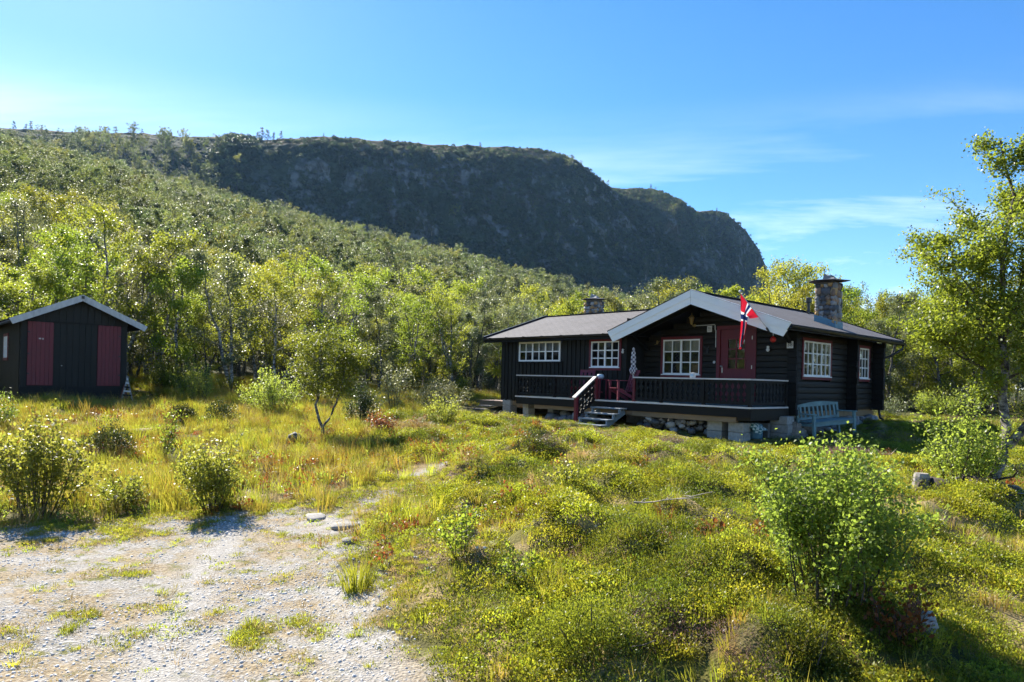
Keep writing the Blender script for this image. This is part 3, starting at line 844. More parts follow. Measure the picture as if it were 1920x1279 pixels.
# wing roof with valleys into the main roof
roof_wing = empty('wing_roof'); roof_wing.parent = cabin
WRY, WRZ, WE, WSL = 2.0, 4.53, -1.28, .322
wz = lambda x, y: WRZ - WSL * abs(y - WRY)
WX0 = -11.12
slab('shingle_slope', [(WX0, WE), (EV_L - .03, WE), (-2.25, WRY), (WX0, WRY)], wz, .05, M['shingle'], roof_wing, 'x')
slab('shingle_slope', [(WX0, WRY + .001), (-2.25, WRY + .001), (EV_L - .03, 5.28), (WX0, 5.28)], wz, .05, M['shingle'], roof_wing, 'x')
slab('soffit', [(WX0 + .03, WE + .03), (EV_L - .06, WE + .03), (EV_L - .06, -.8), (-5.2, WRY), (WX0 + .03, WRY)], lambda x, y: wz(x, y) - .053, .05, M['black_wood'], roof_wing, 'x')
MB().bar((WX0, WRY, WRZ + .012), (-2.3, WRY, WRZ + .012), .22, .02).build('ridge_cap', M['shingle'], roof_wing)
for (ya, yb) in ((WRY, WE - .02), (WRY + .004, 5.3)):
    MB().prism([(ya, wz(0, ya) + .05), (yb, wz(0, yb) + .05), (yb, wz(0, yb) - .14), (ya, wz(0, ya) - .14)], (WX0 - .03, WX0 - .003), 'x').build('gable_board', M['black_wood'], roof_wing)
    MB().bar((WX0 - .01, ya, wz(0, ya) + .062), (WX0 - .01, yb, wz(0, yb) + .062), .07, .02).build('verge_strip', M['gutter'], roof_wing)
gutter(roof_wing, (EV_L - .05, WE - .05, 3.455), (WX0 + .02, WE - .05, 3.46))
MB().box(WX0 + .02, EV_L - .03, WE, WE + .022, 3.30, 3.425).build('eave_board', M['black_wood'], roof_wing)

# ---- windows
def window(x0, x1, z0, z1, cols, rows, casing, place, sash=1, name='window', curtain=0.4, cas_w=.085):
    """place(u, d, z) -> local cabin coords; u along wall, d outwards"""
    win = bpy.data.objects.new(name, None); COL.objects.link(win); win.parent = cabin
    def pb(m, u0, u1, d0, d1, za, zb):
        P = [place(u, d, z) for z in (za, zb) for (u, d) in ((u0, d0), (u1, d0), (u1, d1), (u0, d1))]
        m.add(P, [(3, 2, 1, 0), (4, 5, 6, 7), (0, 1, 5, 4), (1, 2, 6, 5), (2, 3, 7, 6), (3, 0, 4, 7)])
        return m
    if casing:
        c = cas_w
        for (u0, u1, za, zb) in ((x0 - c + .02, x1 + c - .02, z1 - .012, z1 + c - .012), (x0 - c + .02, x1 + c - .02, z0 - c, z0), (x0 - c + .02, x0 + .02, z0 + .002, z1 - .014), (x1 - .02, x1 + c - .02, z0 + .002, z1 - .014)):
            pb(MB(), u0, u1, .037, .064, za, zb).build('casing', M['red_paint'], win)
        pb(MB(), x0 - .02, x1 + .02, .064, .095, z0 - .012, z0 + .016).build('sill', M['white_paint'], win)
    else:
        pb(MB(), x0 - .10, x1 + .10, .037, .085, z0 - .06, z0 - .012).build('sill', M['black_wood'], win)
    fw = .055
    fr = MB()
    for (u0, u1, za, zb) in ((x0, x1, z1 - fw, z1 + .002), (x0, x1, z0 + .002, z0 + fw), (x0, x0 + fw, z0 + fw, z1 - fw), (x1 - fw, x1, z0 + fw, z1 - fw)):
        pb(fr, u0, u1, .012, .058, za, zb)
    pb(fr, x0, x1, -.12, .012, z0 - .0, z0 + .012)
    fr.build('frame', M['white_paint'], win)
    W = (x1 - x0 - 2 * fw) / sash
    for s in range(sash):
        a = x0 + fw + s * W; b = a + W
        if s > 0: pb(MB(), a - .03, a + .03, .014, .056, z0 + fw, z1 - fw).build('mullion', M['white_paint'], win)
        pc = cols // sash
        la = a + (.03 if s > 0 else 0); lb = b - (.03 if s < sash - 1 else 0)
        for k in range(1, pc):
            u = la + (lb - la) * k / pc
            pb(MB(), u - .017, u + .017, .020, .050, z0 + fw, z1 - fw).build('muntin', M['white_paint'], win)
        for r in range(1, rows):
            z = z0 + fw + (z1 - z0 - 2 * fw) * r / rows
            pb(MB(), la, lb, .022, .048, z - .017, z + .017).build('muntin', M['white_paint'], win)
        for k in range(pc):
            for r in range(rows):
                ua, ub = la + (lb - la) * k / pc, la + (lb - la) * (k + 1) / pc
                za, zb = z0 + fw + (z1 - z0 - 2 * fw) * r / rows, z0 + fw + (z1 - z0 - 2 * fw) * (r + 1) / rows
                tl = rnd.uniform(-.004, .004); tz = rnd.uniform(-.003, .003)
                vs = [place(ua, .034 + tl, za), place(ub, .034 - tl, za), place(ub, .034 - tl + tz, zb), place(ua, .034 + tl + tz, zb)]
                me = bpy.data.meshes.new('pane'); me.from_pydata([tuple(v) for v in vs], [], [(0, 1, 2, 3)]); me.materials.append(M['glass']); link('pane', me, win)
    if curtain > 0:
        n = 40; vs = []; fs = []
        for k in range(n + 1):
            u = x0 + (x1 - x0) * k / n; dd = -.05 + .012 * math.sin(k * 1.7)
            vs += [place(u, dd, z1), place(u, dd, z1 - (z1 - z0) * curtain * (1 + .03 * math.sin(k * 1.7)))]
        for k in range(n): fs.append((2 * k, 2 * k + 2, 2 * k + 3, 2 * k + 1))
        m = MB().add(vs, fs); m.build('curtain', M['curtain'], win, smooth=True)
    return win
front = lambda u, d, z: Vector((u, -d, z))
wing = lambda u, d, z: Vector((u, -.885 - d, z))
side_ = lambda u, d, z: Vector((d, u, z))
window(*FW, 4, 3, True, front, 2, curtain=.33)
window(WW1[0], WW1[1], WW1[2], WW1[3], 6, 2, False, wing, 3, curtain=.5)
window(WW2[0], WW2[1], WW2[2], WW2[3], 4, 3, True, wing, 2, curtain=.0)
window(*SW1, 6, 3, True, side_, 3, curtain=.25)
window(*SW2, 3, 3, True, side_, 1, curtain=.25)

# ---- door
door = bpy.data.objects.new('door', None); COL.objects.link(door); door.parent = cabin
x0, x1, z0, z1 = FD
for (a, b, za, zb) in ((x0 - .09, x1 + .09, z1 - .012, z1 + .09), (x0 - .09, x0 + .02, z0 - .02, z1 - .014), (x1 - .02, x1 + .09, z0 - .02, z1 - .014)):
    MB().box(a, b, -.066, -.038, za, zb).build('casing', M['red_paint'], door)
gx0, gx1, gz0, gz1 = -1.80, -1.28, 2.44, 3.27
leaf = MB().box(x0 + .022, gx0, -.03, .02, z0, z1 - .02).box(gx1, x1 - .022, -.03, .02, z0, z1 - .02).box(gx0, gx1, -.03, .02, z0, gz0).box(gx0, gx1, -.03, .02, gz1, z1 - .02)
leaf.box(gx0 - .03, gx0, -.042, -.03, gz0 - .03, gz1 + .03).box(gx1, gx1 + .03, -.042, -.03, gz0 - .03, gz1 + .03).box(gx0, gx1, -.042, -.03, gz1, gz1 + .03).box(gx0, gx1, -.042, -.03, gz0 - .03, gz0)
leaf.build('door_leaf', M['red_paint'], door)
cxm = (gx0 + gx1) / 2
MB().box(cxm - .02, cxm + .02, -.036, -.008, gz0, gz1).build('muntin', M['red_paint'], door)
for r in (1, 2):
    z = gz0 + (gz1 - gz0) * r / 3
    MB().box(gx0, gx1, -.034, -.010, z - .018, z + .018).build('muntin', M['red_paint'], door)
for k in range(2):
    for r in range(3):
        ua, ub = gx0 + (gx1 - gx0) * k / 2, gx0 + (gx1 - gx0) * (k + 1) / 2
        za, zb = gz0 + (gz1 - gz0) * r / 3, gz0 + (gz1 - gz0) * (r + 1) / 3
        t = rnd.uniform(-.003, .003)
        me = bpy.data.meshes.new('pane'); me.from_pydata([(ua, -.02 + t, za), (ub, -.02 - t, za), (ub, -.02 - t, zb), (ua, -.02 + t, zb)], [], [(0, 1, 2, 3)]); me.materials.append(M['glass']); link('pane', me, door)
MB().lathe((0, 0, 0), [(.004, 0), (.022, .005), (.022, .015), (.01, .02), (.01, .05), (.026, .055), (.03, .07), (.02, .085), (.002, .09)], 10).build('handle', M['steel'], door, smooth=True, loc=(-1.97, -.042, 2.50), rot=(R(90), 0, 0))
MB().box(-1.985, -1.955, -.046, -.031, 2.32, 2.47).build('lock_plate', M['steel'], door)
for z in (2.48, 1.8, 3.3): MB().tube([(-1.045, -.07, z - .05), (-1.045, -.07, z + .05)], .012, 6).build('hinge', M['steel'], door)
MB().box(x0 - .1, x1 + .1, -.18, -.045, 1.435, 1.475).build('threshold', M['raw_wood'], door)

# ---- stone chimneys
def stone_meshes(n, mats, seed=1):
    out = []; rg = np.random.RandomState(seed)
    base = []
    for x in (-1, 0, 1):
        for y in (-1, 0, 1):
            for z in (-1, 0, 1):
                base.append((x, y, z))
    base = np.array(base, float); key = {tuple(b.astype(int)): i for i, b in enumerate(base)}
    faces = []
    for ax in range(3):
        for sgn in (-1, 1):
            o = [a for a in range(3) if a != ax]
            for i in (-1, 0):
                for j in (-1, 0):
                    q = []
                    for (a, b) in ((i, j), (i + 1, j), (i + 1, j + 1), (i, j + 1)):
                        c = [0, 0, 0]; c[ax] = sgn; c[o[0]] = a; c[o[1]] = b; q.append(key[tuple(c)])
                    faces.append(q if sgn > 0 else q[::-1])
    for k in range(n):
        p = base.copy(); r = np.linalg.norm(p, axis=1, keepdims=True); r[r == 0] = 1
        p = p / r ** .72 * .5 * 1.12
        p = p * (1 + rg.uniform(-.16, .16, (27, 1))) + rg.uniform(-.035, .035, (27, 3))
        used = sorted({i for f in faces for i in f}); mp = {o: i for i, o in enumerate(used)}
        m = MB().add(p[used].tolist(), [[mp[i] for i in f] for f in faces])
        out.append(m.mesh('stone', mats[k % len(mats)], True))
    return out
CH_ST = stone_meshes(14, [M['stone_grey'], M['stone_brown'], M['stone_grey'], M['stone_dark'], M['stone_grey'], M['stone_ochre'], M['stone_dark']], 5)
FD_ST = stone_meshes(8, [M['stone_grey'], M['stone_grey'], M['stone_dark'], M['lichen_rock']], 9)
def chimney(xa, xb, ya, yb, z0, z1, cap, label, rowh, flash):
    ch = bpy.data.objects.new('chimney', None); COL.objects.link(ch); ch.parent = cabin; ch['label'] = label
    e = .05
    MB().box(xa + e, xb - e, ya + e, yb - e, z0, z1).build('mortar_core', M['mortar'], ch)
    rg = random.Random(7)
    faces = [('y', ya, xa, xb, -1), ('x', xb, ya, yb, 1), ('x', xa, ya, yb, -1), ('y', yb, xa, xb, 1)]
    for (ax, c, a, b, sg) in faces:
        z = z0 + flash
        while z < z1 - .04:
            h = min(rg.uniform(*rowh), z1 - z + .02); p = a + rg.uniform(-.04, 0)
            while p < b - .03:
                w = min(h * rg.uniform(.75, 1.35), b - p + .02)
                if w < .06: break
                zc = z + h / 2 + rg.uniform(-.02, .02)
                if ax == 'y': loc = (p + w / 2, c - sg * .05, zc); scl = (w * .98, .13, h * 1.0)
                else: loc = (c - sg * .05, p + w / 2, zc); scl = (.13, w * .98, h * 1.0)
                link('stone', rg.choice(CH_ST), ch, loc, (rg.uniform(-.1, .1), rg.uniform(-.15, .15), rg.uniform(-.06, .06)), scl)
                p += w
            z += h
    # flashing skirt that follows the slope
    if flash > 0:
        e2 = .025
        def zz(x): return main_z(x)
        vs = []
        for (x, y) in ((xa - e2, ya - e2), (xb + e2, ya - e2), (xb + e2, yb + e2), (xa - e2, yb + e2)):
            vs += [(x, y, zz(x) - .1), (x, y, zz(x) + .19)]
        MB().add(vs, [(0, 2, 3, 1), (2, 4, 5, 3), (4, 6, 7, 5), (6, 0, 1, 7)]).build('flashing', M['flashing'], ch)
    # cap slab on short neck
    w = cap
    MB().box(xa + .06, xb - .06, ya + .06, yb - .06, z1 - .01, z1 + .07).build('cap_neck', M['mortar'], ch)
    cx, cy = (xa + xb) / 2, (ya + yb) / 2
    rr = random.Random(3); n = 12; top = []; bot = []; rim = []
    for k in range(n):
        t = 2 * math.pi * k / n; q = (abs(math.cos(t)) ** 4 + abs(math.sin(t)) ** 4) ** -.25
        rx, ry = (xb - xa) / 2 + w, (yb - ya) / 2 + w * .8
        j = rr.uniform(.93, 1.05)
        rim.append((cx + rx * q * .86 * math.cos(t) * j, cy + ry * q * .86 * math.sin(t) * j))
    vs = [(x, y, z1 + .085 + .02 * math.sin(i)) for i, (x, y) in enumerate(rim)] + [(x, y, z1 + .105 + .02 * math.sin(i)) for i, (x, y) in enumerate(rim)]
    vs += [(cx + (x - cx) * .45, cy + (y - cy) * .45, z1 + .065) for (x, y) in rim] + [(cx + (x - cx) * .5, cy + (y - cy) * .5, z1 + .15) for (x, y) in rim]
    fs = []
    for k in range(n):
        l = (k + 1) % n
        fs += [(k, l, l + n, k + n), (k, k + 2 * n, l + 2 * n, l), (k + n, l + n, l + 3 * n, k + 3 * n)]
    fs += [tuple(range(2 * n, 3 * n))[::-1], tuple(range(3 * n, 4 * n))]
    MB().add(vs, fs).build('cap_slab', M['slate'], ch)
    # the weight stone on the cap
    k = .8 if cap > .2 else .5
    vs = [(-.20, -.12, 0), (.22, -.13, 0), (.24, .12, 0), (-.18, .13, 0), (-.17, -.06, .26), (-.05, -.05, .15), (.1, -.06, .17), (.2, -.04, .1), (.19, .07, .09), (-.15, .07, .22), (.05, .06, .16)]
    fs = [(0, 1, 7, 6, 5, 4), (1, 2, 8, 7), (2, 3, 9, 10, 8), (3, 0, 4, 9), (4, 5, 9), (5, 6, 10, 9), (6, 7, 8, 10)]
    MB().add([(cx + x * k, cy + y * k, z1 + .145 + z * k) for (x, y, z) in vs], fs).build('weight_stone', M['stone_grey'], ch)
    return ch
chimney(-.40, .17, 2.38, 2.86, 3.45, 4.98, .33, 'tall chimney of mixed brown and grey field stones with a slate cap', (.13, .25), .30)
chimney(-9.80, -9.18, 2.75, 3.25, 4.1, 5.12, .22, 'short grey fieldstone chimney behind the wing ridge', (.11, .17), 0)
MB().lathe((-1.75, 4.9, 4.3), [(.05, 0), (.05, .45), (.09, .47), (.09, .62), (.07, .64)], 10).build('vent_pipe', M['gutter'], cabin)

# ---- foundation: concrete blocks, boulders and beams under the cabin
fnd = bpy.data.objects.new('foundation', None); COL.objects.link(fnd); fnd.parent = cabin
def block_stack(x, y, w, d, top):
    z = gz(x, y) - .06; n = max(1, round((top - z) / .22)); h = (top - z) / n
    for k in range(n):
        j = rnd.uniform(-.012, .012)
        MB().box(x - w / 2 + j, x + w / 2 + j, y - d / 2 + j, y + d / 2 + j, z + k * h + .003, z + (k + 1) * h - .003, bev=.012).build('block', M['concrete'], fnd)
for (x, y, w, d) in ((-10.2, -.78, .42, .32), (-8.3, -1.6, .26, .3), (-8.1, -.6, .26, .3)): block_stack(x, y, w, d, 1.235)
for (x, y, w, d) in ((-.42, -1.78, .42, .35), (-1.05, -1.7, .42, .35), (.02, -.35, .46, .4)): block_stack(x, y, w, d, 1.03 if y < -1 else 1.19)
MB().box(-4.75, -.05, .05, .2, 1.12, 1.30).box(-.17, -.02, .21, 5.9, 1.10, 1.298).box(-10.45, -4.8, -.82, -.66, 1.04, 1.235).build('sill_beam', M['raw_wood'], fnd)
rs = random.Random(12)
def rubble(n, fx, fy, zmax, smin, smax):
    for k in range(n):
        x = fx(rs); y = fy(rs); g = gz(x, y); s = rs.uniform(smin, smax)
        z = g + rs.random() ** 1.4 * max(0, zmax - g - s * .3)
        link('stone', rs.choice(FD_ST), fnd, (x, y, z), (rs.uniform(-.4, .4), rs.uniform(-.4, .4), rs.uniform(0, 6)), (s * rs.uniform(.9, 1.4), s, s * rs.uniform(.6, .9)))
rubble(62, lambda r: r.uniform(-3.6, -1.2), lambda r: r.uniform(-1.95, -1.2), 1.02, .10, .24)
rubble(22, lambda r: r.uniform(-7.3, -5.2), lambda r: r.uniform(-1.9, -1.1), 1.02, .2, .36)
rubble(50, lambda r: r.uniform(.02, .14), lambda r: r.uniform(.2, 6.0), 1.12, .16, .32)
rubble(10, lambda r: r.uniform(-.3, .25), lambda r: r.uniform(-.1, .25), 1.0, .16, .3)
MB().box(-.2, -.02, .3, 5.9, .3, 1.08).box(-4.7, -.1, -.9, -.75, .3, 1.0).build('rubble_core', M['mortar'], fnd)
# ------------------------------------------------------------------ veranda, steps and what stands there
def hthing(name, x, y, z, label, cat, rz=0.0, group=None):
    wx, wy = h2w(x, y)
    return empty(name, (wx, wy, z), HOUSE_RZ + rz, label, cat, group)
DZ, DF = 1.43, -2.1
ver = hthing('veranda', 0, 0, 0, 'dark veranda with sawn baluster railing and pale top rail along the cabin front', 'veranda')
fl = bpy.data.objects.new('deck_floor', None); COL.objects.link(fl); fl.parent = ver
y = DF + .02; k = 0
M['deck_green'] = solid('green_grey_deck_board', (.10, .15, .14), .6, .15, (1, 9, 9), .2)
while y < -.06:
    xa = -8.42; xb = .06 if y < -.16 else -.05
    yb = min(y + .135, -.06)
    if y > -.96: xa = -4.715
    elif yb > -.96: yb = -.965
    MB().box(xa, xb, y, yb, DZ - .03, DZ - rnd.uniform(0, .003)).build('board', M['deck_green'], fl); y += .142
MB().box(-8.44, .08, DF - .035, DF + .012, DZ - .035, DZ + .008).build('edge_board', M['grey_rail'], fl)
MB().box(.062, .095, DF + .02, -.2, DZ - .035, DZ + .006).build('edge_board', M['grey_rail'], fl)
MB().box(-8.40, .055, DF - .012, DF + .018, DZ - .26, DZ - .037).build('skirt_board', M['black_wood'], fl)
MB().box(.030, .058, DF + .02, -.1, DZ - .26, DZ - .037).build('skirt_board', M['dark_wood'], fl)
MB().box(-8.42, -8.39, DF + .02, -.96, DZ - .26, DZ - .037).build('skirt_board', M['black_wood'], fl)
MB().box(-3.6, -.35, DF + .03, DF + .15, DZ - .40, DZ - .262).build('beam', M['raw_wood'], fl)
MB().box(-7.6, -3.62, DF + .05, DF + .17, DZ - .38, DZ - .262).build('beam', M['raw_wood'], fl)
MB().box(-.34, .03, DF + .05, -.2, DZ - .34, DZ - .262).build('beam', M['dark_wood'], fl)

def baluster_mesh(h):
    """sawn board: waist cuts and lobes along both edges"""
    prof = [(0, .072), (.10, .072), (.16, .050), (.22, .026), (.27, .060), (.32, .064), (.40, .022), (.48, .022), (.55, .058), (.60, .064), (.65, .064), (.70, .030), (.78, .024), (.86, .054), (.92, .072), (1, .072)]
    poly = [(w, z * h) for (z, w) in prof] + [(-w, z * h) for (z, w) in reversed(prof)]
    return MB().prism(poly, (-.011, .011), 'y').mesh('baluster', M['black_wood'])
BAL = baluster_mesh(.60)
RT = DZ + .69
def railing(a, b, posts, post_mat, name='railing', step=.158):
    rl = bpy.data.objects.new(name, None); COL.objects.link(rl); rl.parent = ver
    a = Vector(a); b = Vector(b); d = (b - a); L = d.length; d.normalize(); rz = math.atan2(d.y, d.x)
    z0, z1 = a.z, b.z
    top = MB(); n = Vector((0, 0, 1))
    MB().bar(a + n * (RT - DZ) - d * .03, b + n * (RT - DZ) + d * .03, .12, .036).build('top_rail', M['grey_rail'], rl)
    MB().bar(a + n * .085, b + n * .085, .05, .06).build('bottom_rail', M['black_wood'], rl)
    MB().bar(a + n * (RT - DZ - .05), b + n * (RT - DZ - .05), .05, .06).build('under_rail', M['black_wood'], rl)
    m = int(L / step); 
    for k in range(m):
        p = a + d * (L * (k + .5) / m)
        link('baluster', BAL, rl, (p.x - d.y * -.03 * 0, p.y, p.z + .055), (0, 0, rz))
    for (t, mt, dz) in posts:
        p = a + d * (L * t)
        MB().box(-.04, .04, -.045, .045, -.0 + dz, RT - DZ - .02).build('post', mt, rl, loc=(p.x, p.y, p.z), rot=(0, 0, rz))
    return rl
RP = M['red_paint']; BW = M['black_wood']
railing((-8.38, DF + .03, DZ), (-4.95, DF + .03, DZ), [(.0, BW, 0), (.5, BW, 0), (1, RP, 0)], RP)
railing((-3.52, DF + .03, DZ), (.02, DF + .03, DZ), [(0, RP, 0), (.26, BW, 0), (.63, BW, 0), (1, BW, 0)], RP)
railing((.02, DF + .08, DZ), (.02, -.22, DZ), [(1, BW, 0)], RP, step=.17)
railing((-8.38, DF + .08, DZ), (-8.38, -.98, DZ), [], RP)
# sloping stair rail
sr = bpy.data.objects.new('stair_rail', None); COL.objects.link(sr); sr.parent = ver
sb = gz(-4.95, -2.95)
pa = Vector((-4.95, DF - .02, RT - .01)); pb_ = Vector((-4.95, -2.98, 1.53))
MB().bar(pa, pb_ + Vector((0, -.06, -.04)), .12, .036).build('top_rail', M['grey_rail'], sr)
MB().box(-4.995, -4.905, -2.98, -2.89, sb - .1, 1.535).build('post', RP, sr)
lo_a = Vector((-4.95, DF - .03, DZ + .03)); lo_b = Vector((-4.95, -2.9, .93))
MB().bar(lo_a, lo_b, .04, .07).build('bottom_rail', BW, sr)
for k in range(5):
    t = (k + .5) / 5; p = lo_a.lerp(lo_b, t)
    link('baluster', BAL, sr, (p.x, p.y, p.z - .04), (0, 0, R(90)), (1, 1, 1.02))

# steps
st = hthing('wooden_steps', -4.3, DF, 0, 'blue-grey painted open wooden steps leading up to the veranda', 'steps')
tz = [1.235, 1.08, .925, .775]
for k in range(4):
    yy = -.16 - .27 * k
    MB().box(-.56, .56, yy - .15, yy + .15, tz[k] - .04, tz[k], bev=.006).build('tread', M['step_grey'], st)
    if k < 3:
        for s in (-1, 1):
            MB().box(s * .5 - .025, s * .5 + .025, yy - .14, yy - .06, tz[k + 1] + .002, tz[k] - .042).build('riser_post', M['step_grey'], st)
for s in (-1, 1):
    g = gz(-4.3, DF - 1.0) - .1
    MB().bar((s * .46, .0, 1.13), (s * .46, -1.02, .62), .04, .14).build('stringer', M['step_grey'], st)

# chairs
def garden_chair(x, y, rz, label):
    c = hthing('garden_chair', x, y, DZ, label, 'chair', rz, 'wine-red chairs on the veranda')
    F_ = M['furniture_red']      # chair faces local -y
    for s in (-1, 1):
        MB().box(s * .27 - .03, s * .27 + .03, -.30, -.245, 0, .58).build('front_leg', F_, c)
        MB().bar((s * .27, -.28, .34), (s * .27, .34, .02), .03, .09).build('rear_leg', F_, c)
        MB().box(s * .28 - .055, s * .28 + .055, -.33, .28, .58, .605).build('armrest', F_, c)
    for k in range(4):
        yy = -.27 + k * .125; zz = .37 - .035 * k
        MB().box(-.25, .25, yy - .052, yy + .052, zz - .012, zz + .010).build('seat_slat', F_, c)
    for k in range(4):
        xx = -.195 + k * .13
        MB().bar((xx, .22, .26), (xx * 1.1, .42, .88 - .01 * abs(k - 1.5)), .085, .02, up=(0, 1, 0)).build('back_slat', F_, c)
    MB().bar((-.25, .29, .42), (.25, .29, .42), .05, .03).build('back_rail', F_, c)
    MB().bar((-.26, .435, .87), (.26, .435, .87), .028, .09).build('top_rail', F_, c)
    return c
garden_chair(-4.45, -1.45, R(-24), 'wine-red slatted garden chair right of the round bowl, beside the stair opening')
garden_chair(-6.05, -1.45, R(18), 'wine-red slatted garden chair mostly hidden behind the left railing')
tb = hthing('side_table', -5.36, -1.5, DZ, 'small wine-red side table between the two garden chairs', 'table')
for k in range(4): MB().box(-.26, .26, -.21 + k * .108, -.21 + k * .108 + .096, .60, .622).build('top_slat', M['furniture_red'], tb)
for sx in (-1, 1):
    for sy in (-1, 1): MB().box(sx * .2 - .022, sx * .2 + .022, sy * .16 - .022, sy * .16 + .022, 0, .598).build('leg', M['furniture_red'], tb)
MB().box(-.18, .18, -.015, .015, .2, .24).build('stretcher', M['furniture_red'], tb)
bwl = hthing('bowl', -5.27, -1.5, DZ + .623, 'round pale blue bowl on the small red side table', 'bowl')
MB().lathe((0, 0, 0), [(.06, 0), (.10, .03), (.115, .08), (.10, .13), (.07, .15), (.06, .148), (.085, .10), (.05, .04)], 16).build('bowl_body', M['blue_ceramic'], bwl, smooth=True)

# folded checked parasol by the wing corner
def checkmat(name, c1, c2, sc):
    m, nt, N, L = newmat(name)
    out = add(N, 'ShaderNodeOutputMaterial'); p = add(N, 'ShaderNodeBsdfPrincipled'); setin(p, Roughness=.9)
    tc = add(N, 'ShaderNodeTexCoord'); ck = add(N, 'ShaderNodeTexChecker'); setin(ck, Scale=sc)
    ck.inputs['Color1'].default_value = rgb(c1); ck.inputs['Color2'].default_value = rgb(c2)
    L.new(tc.outputs['Object'], ck.inputs['Vector']); L.new(ck.outputs[0], p.inputs['Base Color']); L.new(p.outputs[0], out.inputs[0])
    return m
par = hthing('folded_parasol', -4.30, -1.12, DZ, 'furled grey checked parasol leaning by the porch corner', 'parasol')
MB().tube([(0, 0, 0), (-.02, 0, 1.6)], .017, 8).build('pole', M['white_plastic'], par)
m = MB(); n = 14; vs = []
for (z, r) in ((.78, .02), (.82, .075), (.95, .09), (1.02, .05), (1.2, .062), (1.4, .05), (1.55, .03), (1.6, .008)):
    for k in range(n):
        t = 2 * math.pi * k / n; q = r * (1 + (.35 if k % 2 else -.15)); vs.append((q * math.cos(t) - .012 * z, q * math.sin(t), z))
m.add(vs, [(i * n + k, i * n + (k + 1) % n, (i + 1) * n + (k + 1) % n, (i + 1) * n + k) for i in range(7) for k in range(n)])
m.build('furled_cloth', checkmat('checked_cloth', (.62, .60, .62), (.12, .11, .14), 15.0), par)

# things on the front wall
lam = hthing('wall_lantern', -2.93, -.04, 3.78, 'small brass lantern under the gable peak', 'lantern')
MB().lathe((0, -.14, 0), [(.02, -.05), (.035, -.04), (.05, .0), (.075, .14), (.10, .15), (.09, .165), (.05, .21), (.02, .24), (.012, .27), (.018, .285), (.004, .30)], 6).build('lantern_body', M['brass'], lam)
MB().lathe((0, -.14, 0), [(.042, .01), (.064, .135)], 6).build('glass_panes', M['glass'], lam)
MB().tube([(0, -.01, -.06), (.02, -.08, -.10), (.03, -.13, -.06), (0, -.14, -.04)], .013, 6).build('arm', M['brass'], lam)
MB().lathe((.02, 0, -.07), [(.01, -.05), (.055, -.02), (.055, .02), (.01, .05)], 10).build('wall_plate', M['brass'], lam)
cb = hthing('cable_conduit', 0, 0, 0, 'thin white cable running from the lantern round the door frame', 'cable')
MB().tube([(-2.90, -.05, 3.70), (-2.24, -.055, 3.71), (-2.22, -.055, 3.69), (-2.215, -.055, 3.57), (-2.19, -.055, 3.53), (-2.185, -.055, 3.05)], .011, 6).build('cable_run', M['white_plastic'], cb)
vt = hthing('wall_vent', -2.40, -.042, 3.59, 'square white air vent on the wall beside the lantern', 'vent')
MB().box(-.075, .075, -.02, .0, -.09, .09, bev=.005).build('plate', M['white_plastic'], vt)
for k in range(4): MB().box(-.045, .045, -.028, -.021, -.05 + k * .03, -.036 + k * .03).build('louvre', M['stone_grey'], vt)
def small_lamp(x, y, z, label, s=1.0):
    o = hthing('bulb_lamp', x, y, z, label, 'lamp', 0, 'small white wall bulbs')
    MB().lathe((0, -.07 * s, 0), [(.01, .06 * s), (.035 * s, .05 * s), (.035 * s, .01 * s), (.03 * s, 0)], 10).build('socket', M['white_plastic'], o)
    MB().lathe((0, -.07 * s, -.10 * s), [(.004, 0), (.03 * s, .01 * s), (.05 * s, .045 * s), (.042 * s, .08 * s), (.02 * s, .1 * s)], 12).build('globe', M['white_plastic'], o, smooth=True)
    MB().box(-.012, .012, -.07 * s, 0, .015, .04).build('bracket', M['steel'], o)
small_lamp(-.56, -.04, 3.0, 'white bulb lamp on the dark wall right of the red door')
small_lamp(-4.83, -.93, 2.95, 'white bulb lamp on the wing wall beside its red-framed window', .9)
bell = hthing('door_bell', -2.22, -.045, 2.62, 'small round white bell push left of the red door', 'bell')
MB().lathe((0, 0, 0), [(.03, 0), (.04, .01), (.04, .025), (.02, .035)], 12).build('button_housing', M['white_plastic'], bell, rot=(R(90), 0, 0))
brd = hthing('wall_ornament', -4.22, -.05, 3.22, 'tiny yellow bird ornament on the wall left of the porch window', 'ornament')
MB().lathe((0, -.02, 0), [(.005, -.05), (.03, -.03), (.035, 0), (.02, .035), (.024, .055), (.004, .08)], 8).bar((.02, -.02, .0), (.08, -.02, .06), .02, .012).bar((-.02, -.02, -.03), (-.09, -.02, -.05), .02, .012).build('bird_body', M['brass'], brd)
ant = hthing('antler_mount', -2.45, -.045, 2.98, 'small dark antler mount on the wall between window and door', 'antlers')
m = MB().box(-.035, .035, -.03, 0, -.1, .06, bev=.005)
for s in (-1, 1):
    m.tube([(s * .015, -.03, .03), (s * .07, -.07, .09), (s * .09, -.08, .17)], [.012, .01, .004], 5).tube([(s * .07, -.07, .09), (s * .12, -.09, .11)], [.009, .004], 5)
m.build('antlers', M['black_ink'], ant)
bx = hthing('small_box', -1.62, DF + .02, RT + .022, 'small pale blue-white box standing on the veranda top rail', 'box')
MB().box(-.07, .07, -.03, .03, 0, .13, bev=.006).build('box_body', M['white_plastic'], bx); MB().box(-.045, .045, -.034, -.031, .03, .10).build('box_label', M['blue_ceramic'], bx)
